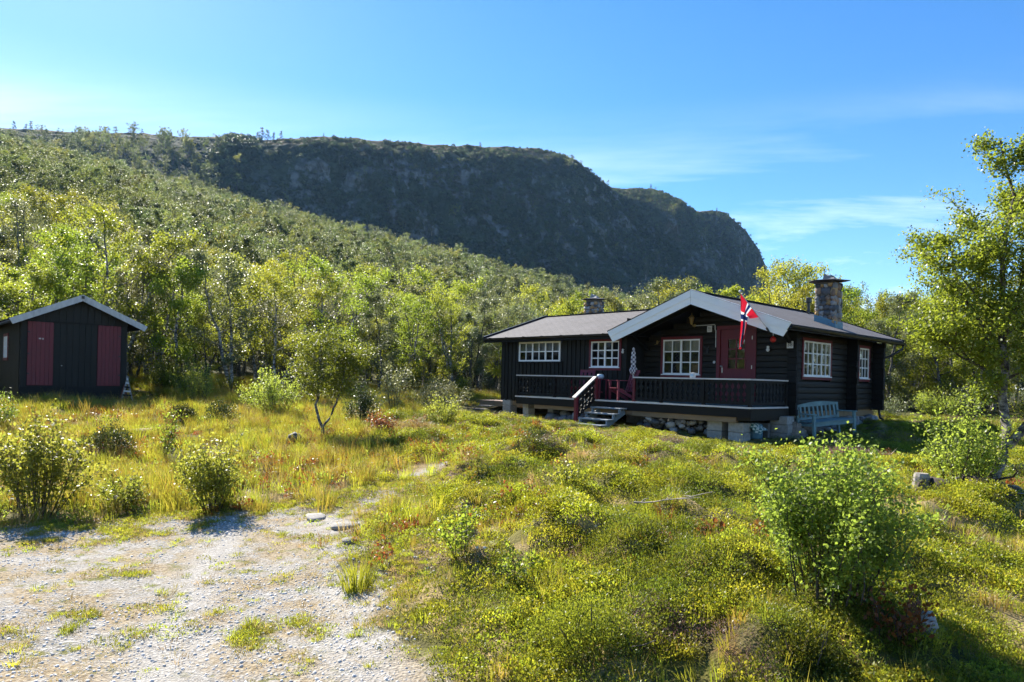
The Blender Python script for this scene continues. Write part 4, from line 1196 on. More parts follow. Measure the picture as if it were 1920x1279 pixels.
# house number and red float at the corner
sg = hthing('number_sign', .06, -.105, 3.08, 'small square white house number sign reading 38 at the cabin corner', 'sign')
MB().box(-.085, .085, -.018, 0, -.095, .095, bev=.004).build('plate', M['white_plastic'], sg)
fc = bpy.data.curves.new('digits', 'FONT'); fc.body = '38'; fc.size = .15; fc.align_x = 'CENTER'; fc.align_y = 'CENTER'; fc.extrude = .001
fo = bpy.data.objects.new('digits', fc); COL.objects.link(fo); bpy.context.view_layer.update()
fme = bpy.data.meshes.new_from_object(fo.evaluated_get(bpy.context.evaluated_depsgraph_get())); bpy.data.objects.remove(fo); fme.materials.clear(); fme.materials.append(M['black_ink'])
link('digits', fme, sg, (0, -.021, 0), (R(90), 0, 0))
fb = hthing('red_float', -.22, -.50, 3.20, 'round red plastic float hanging from a bar under the gable end', 'float')
MB().lathe((0, 0, 0), [(.005, -.08), (.05, -.062), (.078, -.02), (.078, .02), (.05, .062), (.02, .078), (.015, .1)], 16).build('ball', M['red_plastic'], fb, smooth=True)
MB().tube([(0, 0, .09), (.0, 0, .36)], .008, 5).build('hanger', M['steel'], fb)
# flag on its slanting pole
fg = hthing('flag', .20, -1.56, 3.36, 'drooping red, white and blue cross flag on a slanting pole from the gable board', 'flag')
tip = Vector((-.50, -.55, .93)); 
MB().tube([(0, 0, 0), tip], [.014, .011], 8).build('pole', M['steel'], fg)
MB().lathe(tip, [(.01, -.01), (.03, .01), (.035, .03), (.02, .05), (.004, .06)], 10).build('finial', M['white_plastic'], fg)
MB().tube([(0, .03, -.05), (0, -.005, -.02), (-.04, -.05, .07)], .025, 8).build('bracket', M['gutter'], fg)
def flagmat():
    m, nt, N, L = newmat('flag_cloth')
    out = add(N, 'ShaderNodeOutputMaterial'); p = add(N, 'ShaderNodeBsdfPrincipled'); setin(p, Roughness=.8)
    at = add(N, 'ShaderNodeAttribute', attribute_name='flagcol'); at.attribute_type = 'GEOMETRY'
    tr = add(N, 'ShaderNodeBsdfTranslucent'); L.new(at.outputs['Color'], p.inputs['Base Color']); L.new(at.outputs['Color'], tr.inputs['Color'])
    ms = add(N, 'ShaderNodeMixShader'); ms.inputs[0].default_value = .4; L.new(p.outputs[0], ms.inputs[1]); L.new(tr.outputs[0], ms.inputs[2]); L.new(ms.outputs[0], out.inputs[0])
    return m
nh, nf = 45, 60; hoist, fly = .78, 1.28
vs = []; 
for i in range(nh + 1):
    for j in range(nf + 1):
        a = i / nh; b = j / nf               # a: 0 at tip of pole, 1 lower; b along the fly
        p0 = tip.lerp(Vector((0, 0, 0)), .03 + a * hoist / tip.length * .95)
        gather = min(1.0, b * 3.0)           # cloth hangs straight down and gathers away from the pole
        W = (.21 - .14 * b ** 1.6) * (1 - .35 * math.exp(-((b - .12) / .1) ** 2))
        off = (a - .5) * W + .05 * math.sin(b * 4.0) + .012 * math.sin(a * 22 + b * 3)
        cx_, cy_ = tip.x * .92, tip.y * .92
        x = p0.x * (1 - gather) + (cx_ + .82 * off + .05 * b) * gather
        y = p0.y * (1 - gather) + (cy_ + .50 * off + .035 * math.cos(a * 14 + 1 + b * 3)) * gather
        z = p0.z * (1 - gather) + (tip.z - .10 - .22 * a * (1 - b)) * gather - b * fly * (1.0 + .05 * math.cos(a * 3.1)) * .98
        vs.append((x, y, z))
ii = lambda i, j: i * (nf + 1) + j
fs = [(ii(i, j), ii(i + 1, j), ii(i + 1, j + 1), ii(i, j + 1)) for i in range(nh) for j in range(nf)]
me = bpy.data.meshes.new('flag_cloth'); me.from_pydata(vs, [], fs)
ca = me.attributes.new('flagcol', 'FLOAT_COLOR', 'FACE')
for n_, (i, j) in enumerate((i, j) for i in range(nh) for j in range(nf)):
    u_, v_ = (j + .5) / nf * 22, (i + .5) / nh * 16
    blue = 7 <= u_ < 9 or 7 <= v_ < 9; white = 6 <= u_ < 10 or 6 <= v_ < 10
    ca.data[n_].color = (.012, .03, .13, 1) if blue else ((.78, .78, .78, 1) if white else (.55, .012, .03, 1))
me.polygons.foreach_set('use_smooth', [True] * len(me.polygons)); me.materials.append(flagmat()); link('cloth', me, fg)

# bench by the side wall
bgz = gz(.7, .9)
bn = hthing('garden_bench', .66, .85, bgz + .06, 'weathered grey-teal wooden bench with slatted back against the cabin side wall', 'bench', R(72))
bn.rotation_euler = (Matrix.Rotation(HOUSE_RZ + R(72), 3, 'Z') @ Matrix.Rotation(R(-4.0), 3, 'Y')).to_euler()
T = M['bench_teal']; HLn = .74   # bench faces local -y, long along x; back at +y
for s in (-1, 1):
    MB().box(s * HLn - .035, s * HLn + .035, -.30, -.24, -.05, .60).build('leg', T, bn)
    MB().bar((s * HLn, .22, -.05), (s * HLn, .30, .84), .07, .06).build('leg', T, bn)
    MB().box(s * HLn - .045, s * HLn + .045, -.34, .25, .60, .63, bev=.006).build('armrest', T, bn)
    MB().box(s * HLn - .02, s * HLn + .02, -.24, .22, .30, .37).build('side_rail', T, bn)
for k in range(5): MB().box(-HLn + .03, HLn - .03, -.31 + k * .108, -.31 + k * .108 + .094, .40, .425, bev=.004).build('seat_slat', T, bn)
MB().box(-HLn, HLn, -.285, -.255, .30, .395).build('apron', T, bn)
for k in range(9):
    x = -HLn + .12 + k * (2 * HLn - .24) / 8
    MB().bar((x, .245, .46), (x, .285, .80), .06, .018, up=(0, 1, 0)).build('back_slat', T, bn)
MB().bar((-HLn, .24, .47), (HLn, .24, .47), .03, .06).build('back_rail', T, bn)
n = 10; m = MB(); vs = []
for k in range(n + 1):
    x = -HLn + 2 * HLn * k / n; zt = .84 + .06 * math.sin(math.pi * k / n)
    vs += [(x, .27, .78), (x, .27, zt), (x, .305, zt), (x, .305, .78)]
fs = [(k * 4 + j, k * 4 + (j + 1) % 4, (k + 1) * 4 + (j + 1) % 4, (k + 1) * 4 + j) for k in range(n) for j in range(4)] + [(3, 2, 1, 0), (n * 4, n * 4 + 1, n * 4 + 2, n * 4 + 3)]
m.add(vs, fs).build('top_rail', T, bn)

# storage under the veranda: drum, slabs, cloth
dr = hthing('blue_drum', -.28, -1.25, gz(-.28, -1.25) - .03, 'faded blue drum tucked between concrete blocks under the veranda', 'drum')
MB().lathe((0, 0, 0), [(.18, 0), (.2, .03), (.2, .14), (.21, .16), (.2, .18), (.2, .34), (.17, .38), (.02, .385)], 18).build('drum_body', M['teal_drum'], dr, smooth=True)
cl = hthing('checked_cloth', -.55, -1.62, 0, 'green and white checked cloth draped over the things under the veranda', 'cloth')
vs = []; cz = gz(-.5, -1.5) + .40
for i in range(15):
    for j in range(9):
        x = -.1 + i * .055; y = -.1 + j * .05; d = max(0, 3 - j) * .045
        vs.append((x, y + d * .5, cz - d - .02 * math.sin(i * 1.3) * (1 + (3 - j > 0)) - .04 * max(0, i - 10)))
MB().add(vs, [(i * 9 + j, (i + 1) * 9 + j, (i + 1) * 9 + j + 1, i * 9 + j + 1) for i in range(14) for j in range(8)]).build('cloth_sheet', checkmat('green_check', (.55, .58, .50), (.06, .15, .14), 14.0), cl, smooth=True)
pl = hthing('plank_stack', .28, -.28, gz(.3, -.3), 'grey weathered boards leaning against the corner pier below the cabin', 'boards')
for k in range(3): MB().bar((-.12 + k * .12, -.06, -.05), (-.10 + k * .12, .05, .50 - .03 * k), .11, .02, up=(0, 1, 0)).build('board', M['dead_wood'], pl)
fs_ = hthing('stepping_stone', -4.5, -4.4, gz(-4.5, -4.4), 'flat pale stone slab lying in the grass before the steps', 'stone')
MB().prism([(-.32, -.18), (.1, -.24), (.36, -.08), (.30, .16), (-.05, .22), (-.36, .1)], (-.05, .05), 'z').build('slab', M['lichen_rock'], fs_)
# low plank platform with a small step beyond the wing
pf = hthing('plank_platform', -10.2, 2.6, 0, 'low sun-bleached plank platform beside the end of the wing', 'platform')
pz = 1.12
for k in range(22): MB().box(-2.6 + k * .16, -2.6 + k * .16 + .148, -2.6, 2.0, pz - .03, pz - rnd.uniform(0, .004)).build('plank', M['pink_wood'], pf)
MB().box(-2.6, .92, -2.64, -2.605, pz - .2, pz - .005).build('edge_beam', M['raw_wood'], pf)
MB().box(-2.64, -2.605, -2.6, 2.0, pz - .2, pz - .005).build('edge_beam', M['raw_wood'], pf)
sx, sy = -11.9, -.55
ls = hthing('low_step', sx, sy, gz(sx, sy), 'small grey two-board step in front of the plank platform', 'step')
for k in range(2): MB().box(-.34, .34, -.26 + k * .26, -.02 + k * .26, .10 + k * .13, .135 + k * .13).build('tread', M['dead_wood'], ls)
for s in (-1, 1): MB().box(s * .28 - .02, s * .28 + .02, -.25, .22, -.05, .098).build('side', M['dead_wood'], ls)

# ------------------------------------------------------------------ shed
SX, SY = -14.62, 20.6
shed = empty('shed', (SX, SY, 0), HOUSE_RZ, 'small dark shed with two wine-red doors and pale gable boards', 'shed')
# local: front is the plane x = 0 facing +x, y from 0 to 2.82, body towards -x
SD = 5.0; SYR, SPZ, SSL = 1.50, 4.22, .47
sz = lambda y: SPZ - SSL * abs(y - SYR)
def sboards(name, y0, y1, zf0, zf1, step, mat, parent, off=.0, gap=.008):
    y = y0
    while y < y1 - .02:
        b = min(y + step - gap, y1)
        za, zb = zf1(y), zf1(b)
        pts = [(y, zf0), (b, zf0), (b, zb), (y, za)]
        if y < SYR < b and zf1 is not None and abs(zf1(SYR) - max(za, zb)) > .001: pts = [(y, zf0), (b, zf0), (b, zb), (SYR, zf1(SYR)), (y, za)]
        MB().prism(pts, (off, off + .024 + rnd.uniform(0, .005)), 'x').build(name, mat, parent)
        y += step
fw_ = bpy.data.objects.new('front_wall', None); COL.objects.link(fw_); fw_.parent = shed
GZ0 = 3.37
sboards('board', .0, .155, 1.42, lambda y: GZ0, .155, M['dark_wood_v'], fw_)
sboards('board', .83, 1.99, 1.42, lambda y: GZ0, .166, M['dark_wood_v'], fw_)
sboards('board', 2.66, 2.84, 1.42, lambda y: GZ0, .18, M['dark_wood_v'], fw_)
sboards('board', .0, 2.84, GZ0 + .03, lambda y: max(GZ0 + .035, sz(y) - .12), .19, M['dark_wood_v'], fw_, .03)
MB().box(.0, .05, .0, 2.84, GZ0 - .004, GZ0 + .026).build('batten', M['black_wood'], fw_)
MB().prism([(.01, 1.4), (2.83, 1.4), (2.83, 3.44), (SYR, 4.08), (.01, 3.44)], (-.03, -.002), 'x').build('backing', M['black_wood'], fw_)
MB().box(-.03, .04, -.02, 2.86, 1.22, 1.41).build('base_plank', M['black_wood'], fw_)
MB().box(-.02, .06, .0, 2.84, 1.02, 1.215).build('base_plank', M['black_wood'], fw_)
def shed_door(y0, y1, label, hinge):
    d = bpy.data.objects.new('door', None); COL.objects.link(d); d.parent = shed; d['label'] = label
    n = 6; w = (y1 - y0) / n
    for k in range(n): MB().box(.012, .042 + rnd.uniform(0, .004), y0 + k * w + .003, y0 + (k + 1) * w - .003, 1.47, 3.36).build('board', M['red_paint'], d)
    MB().box(.0, .012, y0, y1, 1.45, 3.365).build('backing', M['red_paint'], d)
    for z in (1.8, 2.4, 3.05): MB().box(.047, .056, hinge - .03, hinge + .03, z - .02, z + .02).build('hinge', M['black_ink'], d)
shed_door(.165, .82, 'wine-red plank door nearer the shed window', .19)
shed_door(2.0, 2.65, 'wine-red plank door at the far side of the shed front', 2.62)
MB().box(.048, .056, .44, .50, 2.84, 2.88).box(.048, .056, .53, .56, 2.83, 2.88).build('door_emblem', M['grey_rail'], shed)
MB().lathe((.05, 1.04, 2.05), [(.012, 0), (.02, .01), (.012, .02)], 8).build('knob', M['white_plastic'], shed)
# side wall with battens and window, faces -y
swl = bpy.data.objects.new('side_wall', None); COL.objects.link(swl); swl.parent = shed
WX = (-3.35, -2.45, 2.28, 2.98)
MB().box(-SD, -.01, .0, .02, 1.15, 3.42).build('under_board', M['dark_wood_v'], swl)
x = -SD
while x < -.1:
    for (p, q) in seg_minus(1.10, 3.42, [(WX[2] - .06, WX[3] + .06)] if (WX[0] - .1 < x + .13 and WX[1] + .1 > x) else []):
        MB().box(x, x + .13, -.026, -.001, p, q).build('board', M['dark_wood_v'], swl)
    x += .19
swn = bpy.data.objects.new('window', None); COL.objects.link(swn); swn.parent = shed
for (a, b, c, d) in ((WX[0] - .09, WX[1] + .09, WX[3], WX[3] + .09), (WX[0] - .09, WX[1] + .09, WX[2] - .09, WX[2]), (WX[0] - .09, WX[0] - .005, WX[2], WX[3]), (WX[1] + .005, WX[1] + .09, WX[2], WX[3])):
    MB().box(a, b, -.05, -.027, c, d).build('casing', M['red_paint'], swn)
MB().box(WX[0], WX[1], -.012, -.004, WX[2], WX[3]).build('dark_backing', M['interior'], swn)
m = MB(); 
for k in range(4):
    x = WX[0] + (WX[1] - WX[0]) * k / 3; m.box(x - .022, x + .022, -.046, -.016, WX[2], WX[3])
for k in range(3):
    z = WX[2] + (WX[3] - WX[2]) * k / 2; m.box(WX[0], WX[1], -.044, -.018, z - .02, z + .02)
m.build('frame', M['white_paint'], swn)
for k in range(3):
    for r in range(2):
        xa = WX[0] + (WX[1] - WX[0]) * k / 3; xb = WX[0] + (WX[1] - WX[0]) * (k + 1) / 3; za = WX[2] + (WX[3] - WX[2]) * r / 2; zb = WX[2] + (WX[3] - WX[2]) * (r + 1) / 2
        me = bpy.data.meshes.new('pane'); me.from_pydata([(xa, -.028, za), (xb, -.028, za), (xb, -.028, zb), (xa, -.028, zb)], [], [(0, 1, 2, 3)]); me.materials.append(M['glass']); link('pane', me, swn)
MB().box(-SD, -.01, 2.80, 2.84, 1.1, 3.5).box(-SD, -SD + .04, .03, 2.79, 1.1, 3.5).build('rear_and_side_wall', M['dark_wood_v'], shed)
# roof
srf = bpy.data.objects.new('roof', None); COL.objects.link(srf); srf.parent = shed
for (ya, yb, f) in ((SYR, -.30, 1), (SYR + .001, 3.30, -1)):
    poly = [(-SD - .3, ya), (.36, ya), (.36, yb), (-SD - .3, yb)]
    if f < 0: poly = poly[::-1]
    slab('shingle_slope', poly, lambda x, y: sz(y), .045, M['shingle'], srf, 'x')
    slab('soffit', [(a * .995, b if abs(b - yb) > .01 else b + f * .02) for (a, b) in poly], lambda x, y: sz(y) - .048, .04, M['black_wood'], srf, 'x')
M['pale_board'] = solid('pale_grey_gable_paint', (.52, .52, .51), .55, .04, (9, 9, 3), .1)
for (ya, yb, f) in ((SYR + .003, 3.34, 1), (SYR - .003, -.34, -1)):
    h = .20; sl2 = (sz(yb) - sz(ya)) / (yb - ya)
    yc = yb - f * .09
    MB().prism([(ya, sz(ya) + .04), (yb, sz(yb) + .04), (yc, sz(ya) + .04 - h + sl2 * (yc - ya)), (ya, sz(ya) + .04 - h)], (.363, .392), 'x').build('gable_board', M['pale_board'], srf)
    MB().prism([(ya, sz(ya) + .05), (yb, sz(yb) + .05), (yb, sz(yb) - .1), (ya, sz(ya) - .1)], (-SD - .33, -SD - .302), 'x').build('rear_gable_board', M['black_wood'], srf)
    MB().bar((-SD - .32, ya, sz(ya) + .06), (-SD - .32, yb, sz(yb) + .06), .06, .02).build('verge_strip', M['gutter'], srf)
MB().box(.393, .41, SYR - .04, SYR + .04, SPZ - .09, SPZ + .0).build('ridge_bracket', M['gutter'], srf)
MB().box(-SD + .05, -.04, .06, 2.76, 1.2, 3.4).build('floor_body', M['interior'], shed)
for (x, y) in ((-.15, .15), (-.15, 1.4), (-.15, 2.65), (-2.5, .15), (-4.7, .15)):
    wx, wy = HX * 0 + SX + _c * x - _s * y, SY + _s * x + _c * y; g = zat(wx, wy)
    MB().box(x - .14, x + .14, y - .12, y + .12, g - .1, 1.10, bev=.02).build('pier', M['stone_grey'], shed)
# leaning rack beside the shed corner
lx, ly = SX + _c * .1 - _s * 3.05, SY + _s * .1 + _c * 3.05
rk = empty('leaning_rack', (lx, ly, zat(lx, ly)), HOUSE_RZ + R(90), 'narrow grey and dark slatted rack leaning at the shed corner', 'rack')
for s in (0, .34):
    MB().bar((-.05 - s, -.1, .0), (-.22 + s * .1, .0, .85), .05, .03, up=(0, 1, 0)).build('side_rail', M['dead_wood'], rk)
for k in range(6): MB().bar((-.08 - .02 * k, -.12 + .02 * k, .1 + .13 * k), (-.38 + .03 * k, -.12 + .02 * k, .12 + .13 * k), .03, .05).build('slat', M['grey_rail'] if k in (5, 4, 2) else M['black_wood'], rk)
MB().prism([(-.45, 0), (-.10, 0), (-.28, .6)], (.0, .05), 'y').build('red_brown_panel', solid('rust_brown_panel', (.16, .05, .03), .7, .1, (6, 6, 6), .2), rk)
# ------------------------------------------------------------------ vegetation: mesh makers
def unit(v): return v / (np.linalg.norm(v, axis=-1, keepdims=True) + 1e-9)
def leaf_mesh(name, C, S, rg, mat, aspect=.62, droop=.3, up=.35, tint=None, dirs=None, loose=.55):
    """C centres (n,3), S sizes (n): one folded rhombic leaf each"""
    n = len(C)
    d = rg.normal(size=(n, 3)) if dirs is None else dirs + rg.normal(size=(n, 3)) * loose
    d[:, 2] -= droop; d = unit(d)
    r = rg.normal(size=(n, 3)); r[:, 2] *= .6
    nrm = np.cross(d, r); nrm[:, 2] += up * np.sign(nrm[:, 2] + 1e-6); sde = unit(np.cross(d, nrm)); nrm = np.cross(sde, d)
    S = S[:, None]; w = S * aspect * .5
    fold = S * .10
    v = np.stack([C - d * S * .5, C + sde * w + nrm * fold, C + d * S * .5, C - sde * w + nrm * fold], 1).reshape(-1, 3)
    me = bpy.data.meshes.new(name)
    me.vertices.add(4 * n); me.vertices.foreach_set('co', v.astype(np.float32).ravel())
    me.loops.add(4 * n); me.loops.foreach_set('vertex_index', np.arange(4 * n, dtype=np.int32))
    me.polygons.add(n); me.polygons.foreach_set('loop_start', np.arange(0, 4 * n, 4, dtype=np.int32))
    me.update(); me.validate()
    t = rg.uniform(0, 1, n) if tint is None else np.clip(tint, 0, 1)
    fattr(me, 'tint', np.repeat(t, 4)); me.materials.append(mat)
    return me
def tubes_mesh(name, paths, mat, sides=5, thick_at=.03):
    """paths: list of (pts (k,3), radii (k))"""
    V = []; Fc = []; T = []; b = 0
    for pts, rad in paths:
        pts = np.asarray(pts); k = len(pts); ns = sides if rad[0] > .018 else 3
        tg = np.gradient(pts, axis=0); tg = unit(tg)
        ref = np.where(np.abs(tg[:, 2:3]) > .9, np.array([[1., 0, 0]]), np.array([[0, 0, 1.]]))
        e1 = unit(np.cross(tg, ref)); e2 = np.cross(tg, e1)
        a = np.arange(ns) * 2 * np.pi / ns
        ring = pts[:, None] + (e1[:, None] * np.cos(a)[None, :, None] + e2[:, None] * np.sin(a)[None, :, None]) * np.asarray(rad)[:, None, None]
        V.append(ring.reshape(-1, 3)); T.append(np.repeat(np.clip(np.asarray(rad) / thick_at, 0, 1), ns))
        for i in range(k - 1):
            for j in range(ns):
                Fc.append((b + i * ns + j, b + i * ns + (j + 1) % ns, b + (i + 1) * ns + (j + 1) % ns, b + (i + 1) * ns + j))
        b += k * ns
    me = bpy.data.meshes.new(name); me.from_pydata(np.concatenate(V).tolist(), [], Fc); me.update()
    fattr(me, 'thick', np.concatenate(T)); me.polygons.foreach_set('use_smooth', [True] * len(me.polygons)); me.materials.append(mat)
    return me
def polyline(p0, d0, L, n, rg, wob=.12, curl=(0, 0, .1)):
    pts = [np.array(p0, float)]; d = np.array(d0, float); d /= np.linalg.norm(d)
    for i in range(n):
        d = d + rg.normal(size=3) * wob + np.array(curl) / n; d /= np.linalg.norm(d)
        pts.append(pts[-1] + d * L / n)
    return np.array(pts)
def resample(pts, t):
    s = np.concatenate([[0], np.cumsum(np.linalg.norm(np.diff(pts, axis=0), axis=1))]); s /= s[-1]
    return np.stack([np.interp(t, s, pts[:, k]) for k in range(3)], -1)
def tree_parts(seed, stems, br, L0, nleaf, lsize, mat, bmat, t0=.25, twig=4, spread=.13, profile=None, rise=.75, thick_at=.03, bark_sides=6, aspect=.66, tint_h=.35, leaf_top=True):
    """stems: list of (pts, r0, r1). Limbs come off the stems, twigs off the limbs, leaves hang round the twigs."""
    rg = np.random.RandomState(seed); paths = []; spots = []; wts = []
    profile = profile or (lambda t: math.sin(math.pi * min(1, max(0, (t * .9 + .08)))) ** .7)
    for (pts, r0, r1) in stems:
        pts = np.asarray(pts, float); fine = resample(pts, np.linspace(0, 1, 14)); fine[1:-1] += rg.normal(size=(12, 3)) * r0 * .35
        paths.append((fine, np.linspace(r0, r1, 14)))
        nb = br; ga = rg.uniform(0, 6)
        for k in range(nb):
            t = t0 + (1 - t0) * (k + rg.uniform(0, .9)) / nb; t = min(t, .99)
            p = resample(fine, np.array([t]))[0]; ga += 2.4 + rg.uniform(-.5, .5)
            tt = (t - t0) / (1 - t0)
            L = L0 * profile(tt) * rg.uniform(.65, 1.15)
            el = rise * rg.uniform(.55, 1.25)
            d = np.array([math.cos(ga), math.sin(ga), el])
            b = polyline(p, d, L, 5, rg, .13, (0, 0, .25)); rb = max(.005, (r0 + (r1 - r0) * t) * .45)
            paths.append((b, np.linspace(rb, .004, 6)))
            for q in range(twig):
                u_ = rg.uniform(.25, 1.0); p2 = resample(b, np.array([u_]))[0]
                d2 = unit(b[-1] - b[0]) + rg.normal(size=3) * .7; d2[2] += .1
                tw = polyline(p2, d2, L * rg.uniform(.25, .5), 3, rg, .2, (0, 0, -.1))
                paths.append((tw, np.linspace(max(.003, rb * .4), .002, 4)))
                spots.append(resample(tw, rg.uniform(.15, 1.05, 8))); wts.append(np.full(8, 1.0))
            spots.append(resample(b, rg.uniform(.35, 1.0, 6))); wts.append(np.full(6, .8))
        if leaf_top: spots.append(resample(fine, rg.uniform(.8, 1.0, 10))); wts.append(np.full(10, .9))
    S = np.concatenate(spots); Wt = np.concatenate(wts)
    pick = rg.choice(len(S), nleaf, p=Wt / Wt.sum())
    C = S[pick] + rg.normal(size=(nleaf, 3)) * spread * np.array([1, 1, .8])
    zz = C[:, 2]; tint = rg.uniform(0, 1, nleaf) * (1 - tint_h) + tint_h * vnoise(C[:, 0] * 1.3, C[:, 1] * 1.3, C[:, 2] * 1.3, seed)
    crown = leaf_mesh('crown', C, lsize * rg.uniform(.7, 1.3, nleaf), rg, mat, aspect=aspect, tint=tint)
    trunk = tubes_mesh('trunk', paths, bmat, bark_sides, thick_at)
    return trunk, crown
def birch_variant(seed, h, nleaf, lsize, mat, nst=None, wide=1.0, twig=4, br=13):
    rg = np.random.RandomState(seed + 100); nst = nst or rg.choice([1, 2, 2, 3]); stems = []
    for s in range(nst):
        a = rg.uniform(0, 6.28); lean = rg.uniform(.08, .3) if nst > 1 else rg.uniform(0, .12)
        p = polyline((rg.normal() * .06, rg.normal() * .06, -.15), (math.cos(a) * lean, math.sin(a) * lean, 1), h * rg.uniform(.82, 1.0), 7, rg, .09, (0, 0, .3))
        stems.append((p, .028 + .009 * h, .008))
    return tree_parts(seed, stems, br, h * .27 * wide, nleaf, lsize, mat, M['bark'] if seed % 3 else M['bark_dark'], t0=.22, twig=twig, spread=.030 * h ** .5 + .045)
def joined(name, a, b):
    """one mesh holding bark and leaves, for trees inside the far forest"""
    V = []; Fc = []; mi = []; off = 0; th = []; ti = []
    for k, me in enumerate((a, b)):
        v = np.empty(len(me.vertices) * 3, np.float32); me.vertices.foreach_get('co', v); V.append(v.reshape(-1, 3))
        Fc += [tuple(i + off for i in p.vertices) for p in me.polygons]; mi += [k] * len(me.polygons); off += len(me.vertices)
        x = np.zeros(len(me.vertices), np.float32); me.attributes['thick' if k == 0 else 'tint'].data.foreach_get('value', x)
        th.append(x if k == 0 else np.zeros_like(x)); ti.append(x if k == 1 else np.zeros_like(x))
    me = bpy.data.meshes.new(name); me.from_pydata(np.concatenate(V).tolist(), [], Fc)
    me.materials.append(a.materials[0]); me.materials.append(b.materials[0]); me.polygons.foreach_set('material_index', mi)
    fattr(me, 'thick', np.concatenate(th)); fattr(me, 'tint', np.concatenate(ti)); me.update()
    return me

def scatter(name, meshes, P, rot, scl, idx, label, kind='stuff'):
    """one object that spreads copies of small plant meshes over the ground"""
    P = np.asarray(P, np.float32); n = len(P)
    me = bpy.data.meshes.new(name); me.vertices.add(n); me.vertices.foreach_set('co', P.ravel())
    a = me.attributes.new('rot', 'FLOAT_VECTOR', 'POINT'); a.data.foreach_set('vector', np.asarray(rot, np.float32).ravel())
    fattr(me, 'scl', scl)
    a = me.attributes.new('idx', 'INT', 'POINT'); a.data.foreach_set('value', np.asarray(idx, np.int32))
    me.update()
    o = link(name, me); tag(o, label, None, None, kind)
    ng = bpy.data.node_groups.new(name + '_spread', 'GeometryNodeTree')
    ng.interface.new_socket('Geometry', in_out='INPUT', socket_type='NodeSocketGeometry'); ng.interface.new_socket('Geometry', in_out='OUTPUT', socket_type='NodeSocketGeometry')
    N, L = ng.nodes, ng.links
    gi = N.new('NodeGroupInput'); go = N.new('NodeGroupOutput'); iop = N.new('GeometryNodeInstanceOnPoints'); jn = N.new('GeometryNodeJoinGeometry')
    for mm in reversed(meshes):      # the join node lists its last link first
        po = bpy.data.objects.new(name + '_plant', mm)
        oi = N.new('GeometryNodeObjectInfo'); oi.inputs['Object'].default_value = po; oi.inputs['As Instance'].default_value = False
        g2 = N.new('GeometryNodeGeometryToInstance'); L.new(oi.outputs['Geometry'], g2.inputs[0]); L.new(g2.outputs[0], jn.inputs[0])
    def na(nm, dt):
        x = N.new('GeometryNodeInputNamedAttribute'); x.data_type = dt; x.inputs['Name'].default_value = nm; return x.outputs['Attribute']
    L.new(gi.outputs[0], iop.inputs['Points']); L.new(jn.outputs[0], iop.inputs['Instance']); iop.inputs['Pick Instance'].default_value = True
    L.new(na('idx', 'INT'), iop.inputs['Instance Index']); L.new(na('rot', 'FLOAT_VECTOR'), iop.inputs['Rotation']); L.new(na('scl', 'FLOAT'), iop.inputs['Scale'])
    L.new(iop.outputs[0], go.inputs[0])
    md = o.modifiers.new('spread', 'NODES'); md.node_group = ng
    return o

RG = np.random.RandomState(77)
def in_house(x, y, pad=.0):
    dx, dy = x - HX, y - HY
    lx = _c * dx + _s * dy; ly = -_s * dx + _c * dy
    a = (lx > -10.6 - pad) & (lx < .1 + pad) & (ly > -.95 - pad) & (ly < 6.1 + pad)
    d = (lx > -8.5 - pad) & (lx < .1 + pad) & (ly > -2.15 - pad) & (ly < 0)
    p = (lx > -13.4 - pad) & (lx < -9 + pad) & (ly > -1.6 - pad) & (ly < 4.8 + pad)
    s = (lx > -5.0 - pad) & (lx < -3.6 + pad) & (ly > -3.2 - pad) & (ly < -2)
    dx, dy = x - SX, y - SY
    sx = _c * dx + _s * dy; sy = -_s * dx + _c * dy
    e = (sx > -5.1 - pad) & (sx < .1 + pad) & (sy > -.1 - pad) & (sy < 2.9 + pad)
    return a | d | p | s | e

# ------------------------------------------------------------------ forest trees one by one
NV = 10
VAR = [birch_variant(i, 5.0, 7600, .068, M['leaf_birch'] if i % 4 else M['leaf_grey']) for i in range(NV)]
def plant_tree(name, tr, cr, x, y, s, rz, label, group, cat='tree', sz=None, dz=0.0):
    t = empty(name, (x, y, zat(x, y) - .05 + dz), rz, label, cat, group)
    t.scale = (s, s, sz or s)
    link('trunk', tr, t); link('crown', cr, t)
    return t
cand = []
rg = np.random.RandomState(5)
while len(cand) < 4200:
    y = 24.5 + 46 * rg.random() ** 1.25; x = rg.uniform(-1.0, 1.0) * (y * .80 + 1)
    cand.append((x, y))
cand.sort(key=lambda p: p[1] + rg.uniform(-.5, .5))
def edge_y(x):   # where the forest begins
    return np.interp(x, [-40, -24, -19.5, -12, -8, -3.5, 0, 4, 9, 13, 16, 20, 30], [24, 25, 26, 27.2, 28.5, 32.5, 35.5, 37, 37, 32, 28, 26.5, 24])
chosen = []
cell = {}
for (x, y) in cand:
    if y < edge_y(x) + (0 if abs(x) < 60 else 0): continue
    if abs(x) / y > .78: continue
    if in_house(np.array([x]), np.array([y]), 1.0)[0]: continue
    md = 1.55 + .028 * (y - 25)
    k = (int(x // 3), int(y // 3)); ok = True
    for i in (-1, 0, 1):
        for j in (-1, 0, 1):
            for (a, b) in cell.get((k[0] + i, k[1] + j), []):
                if (a - x) ** 2 + (b - y) ** 2 < md * md: ok = False
    if not ok: continue
    cell.setdefault(k, []).append((x, y)); chosen.append((x, y))
near = chosen[:300]; rest = chosen[300:]
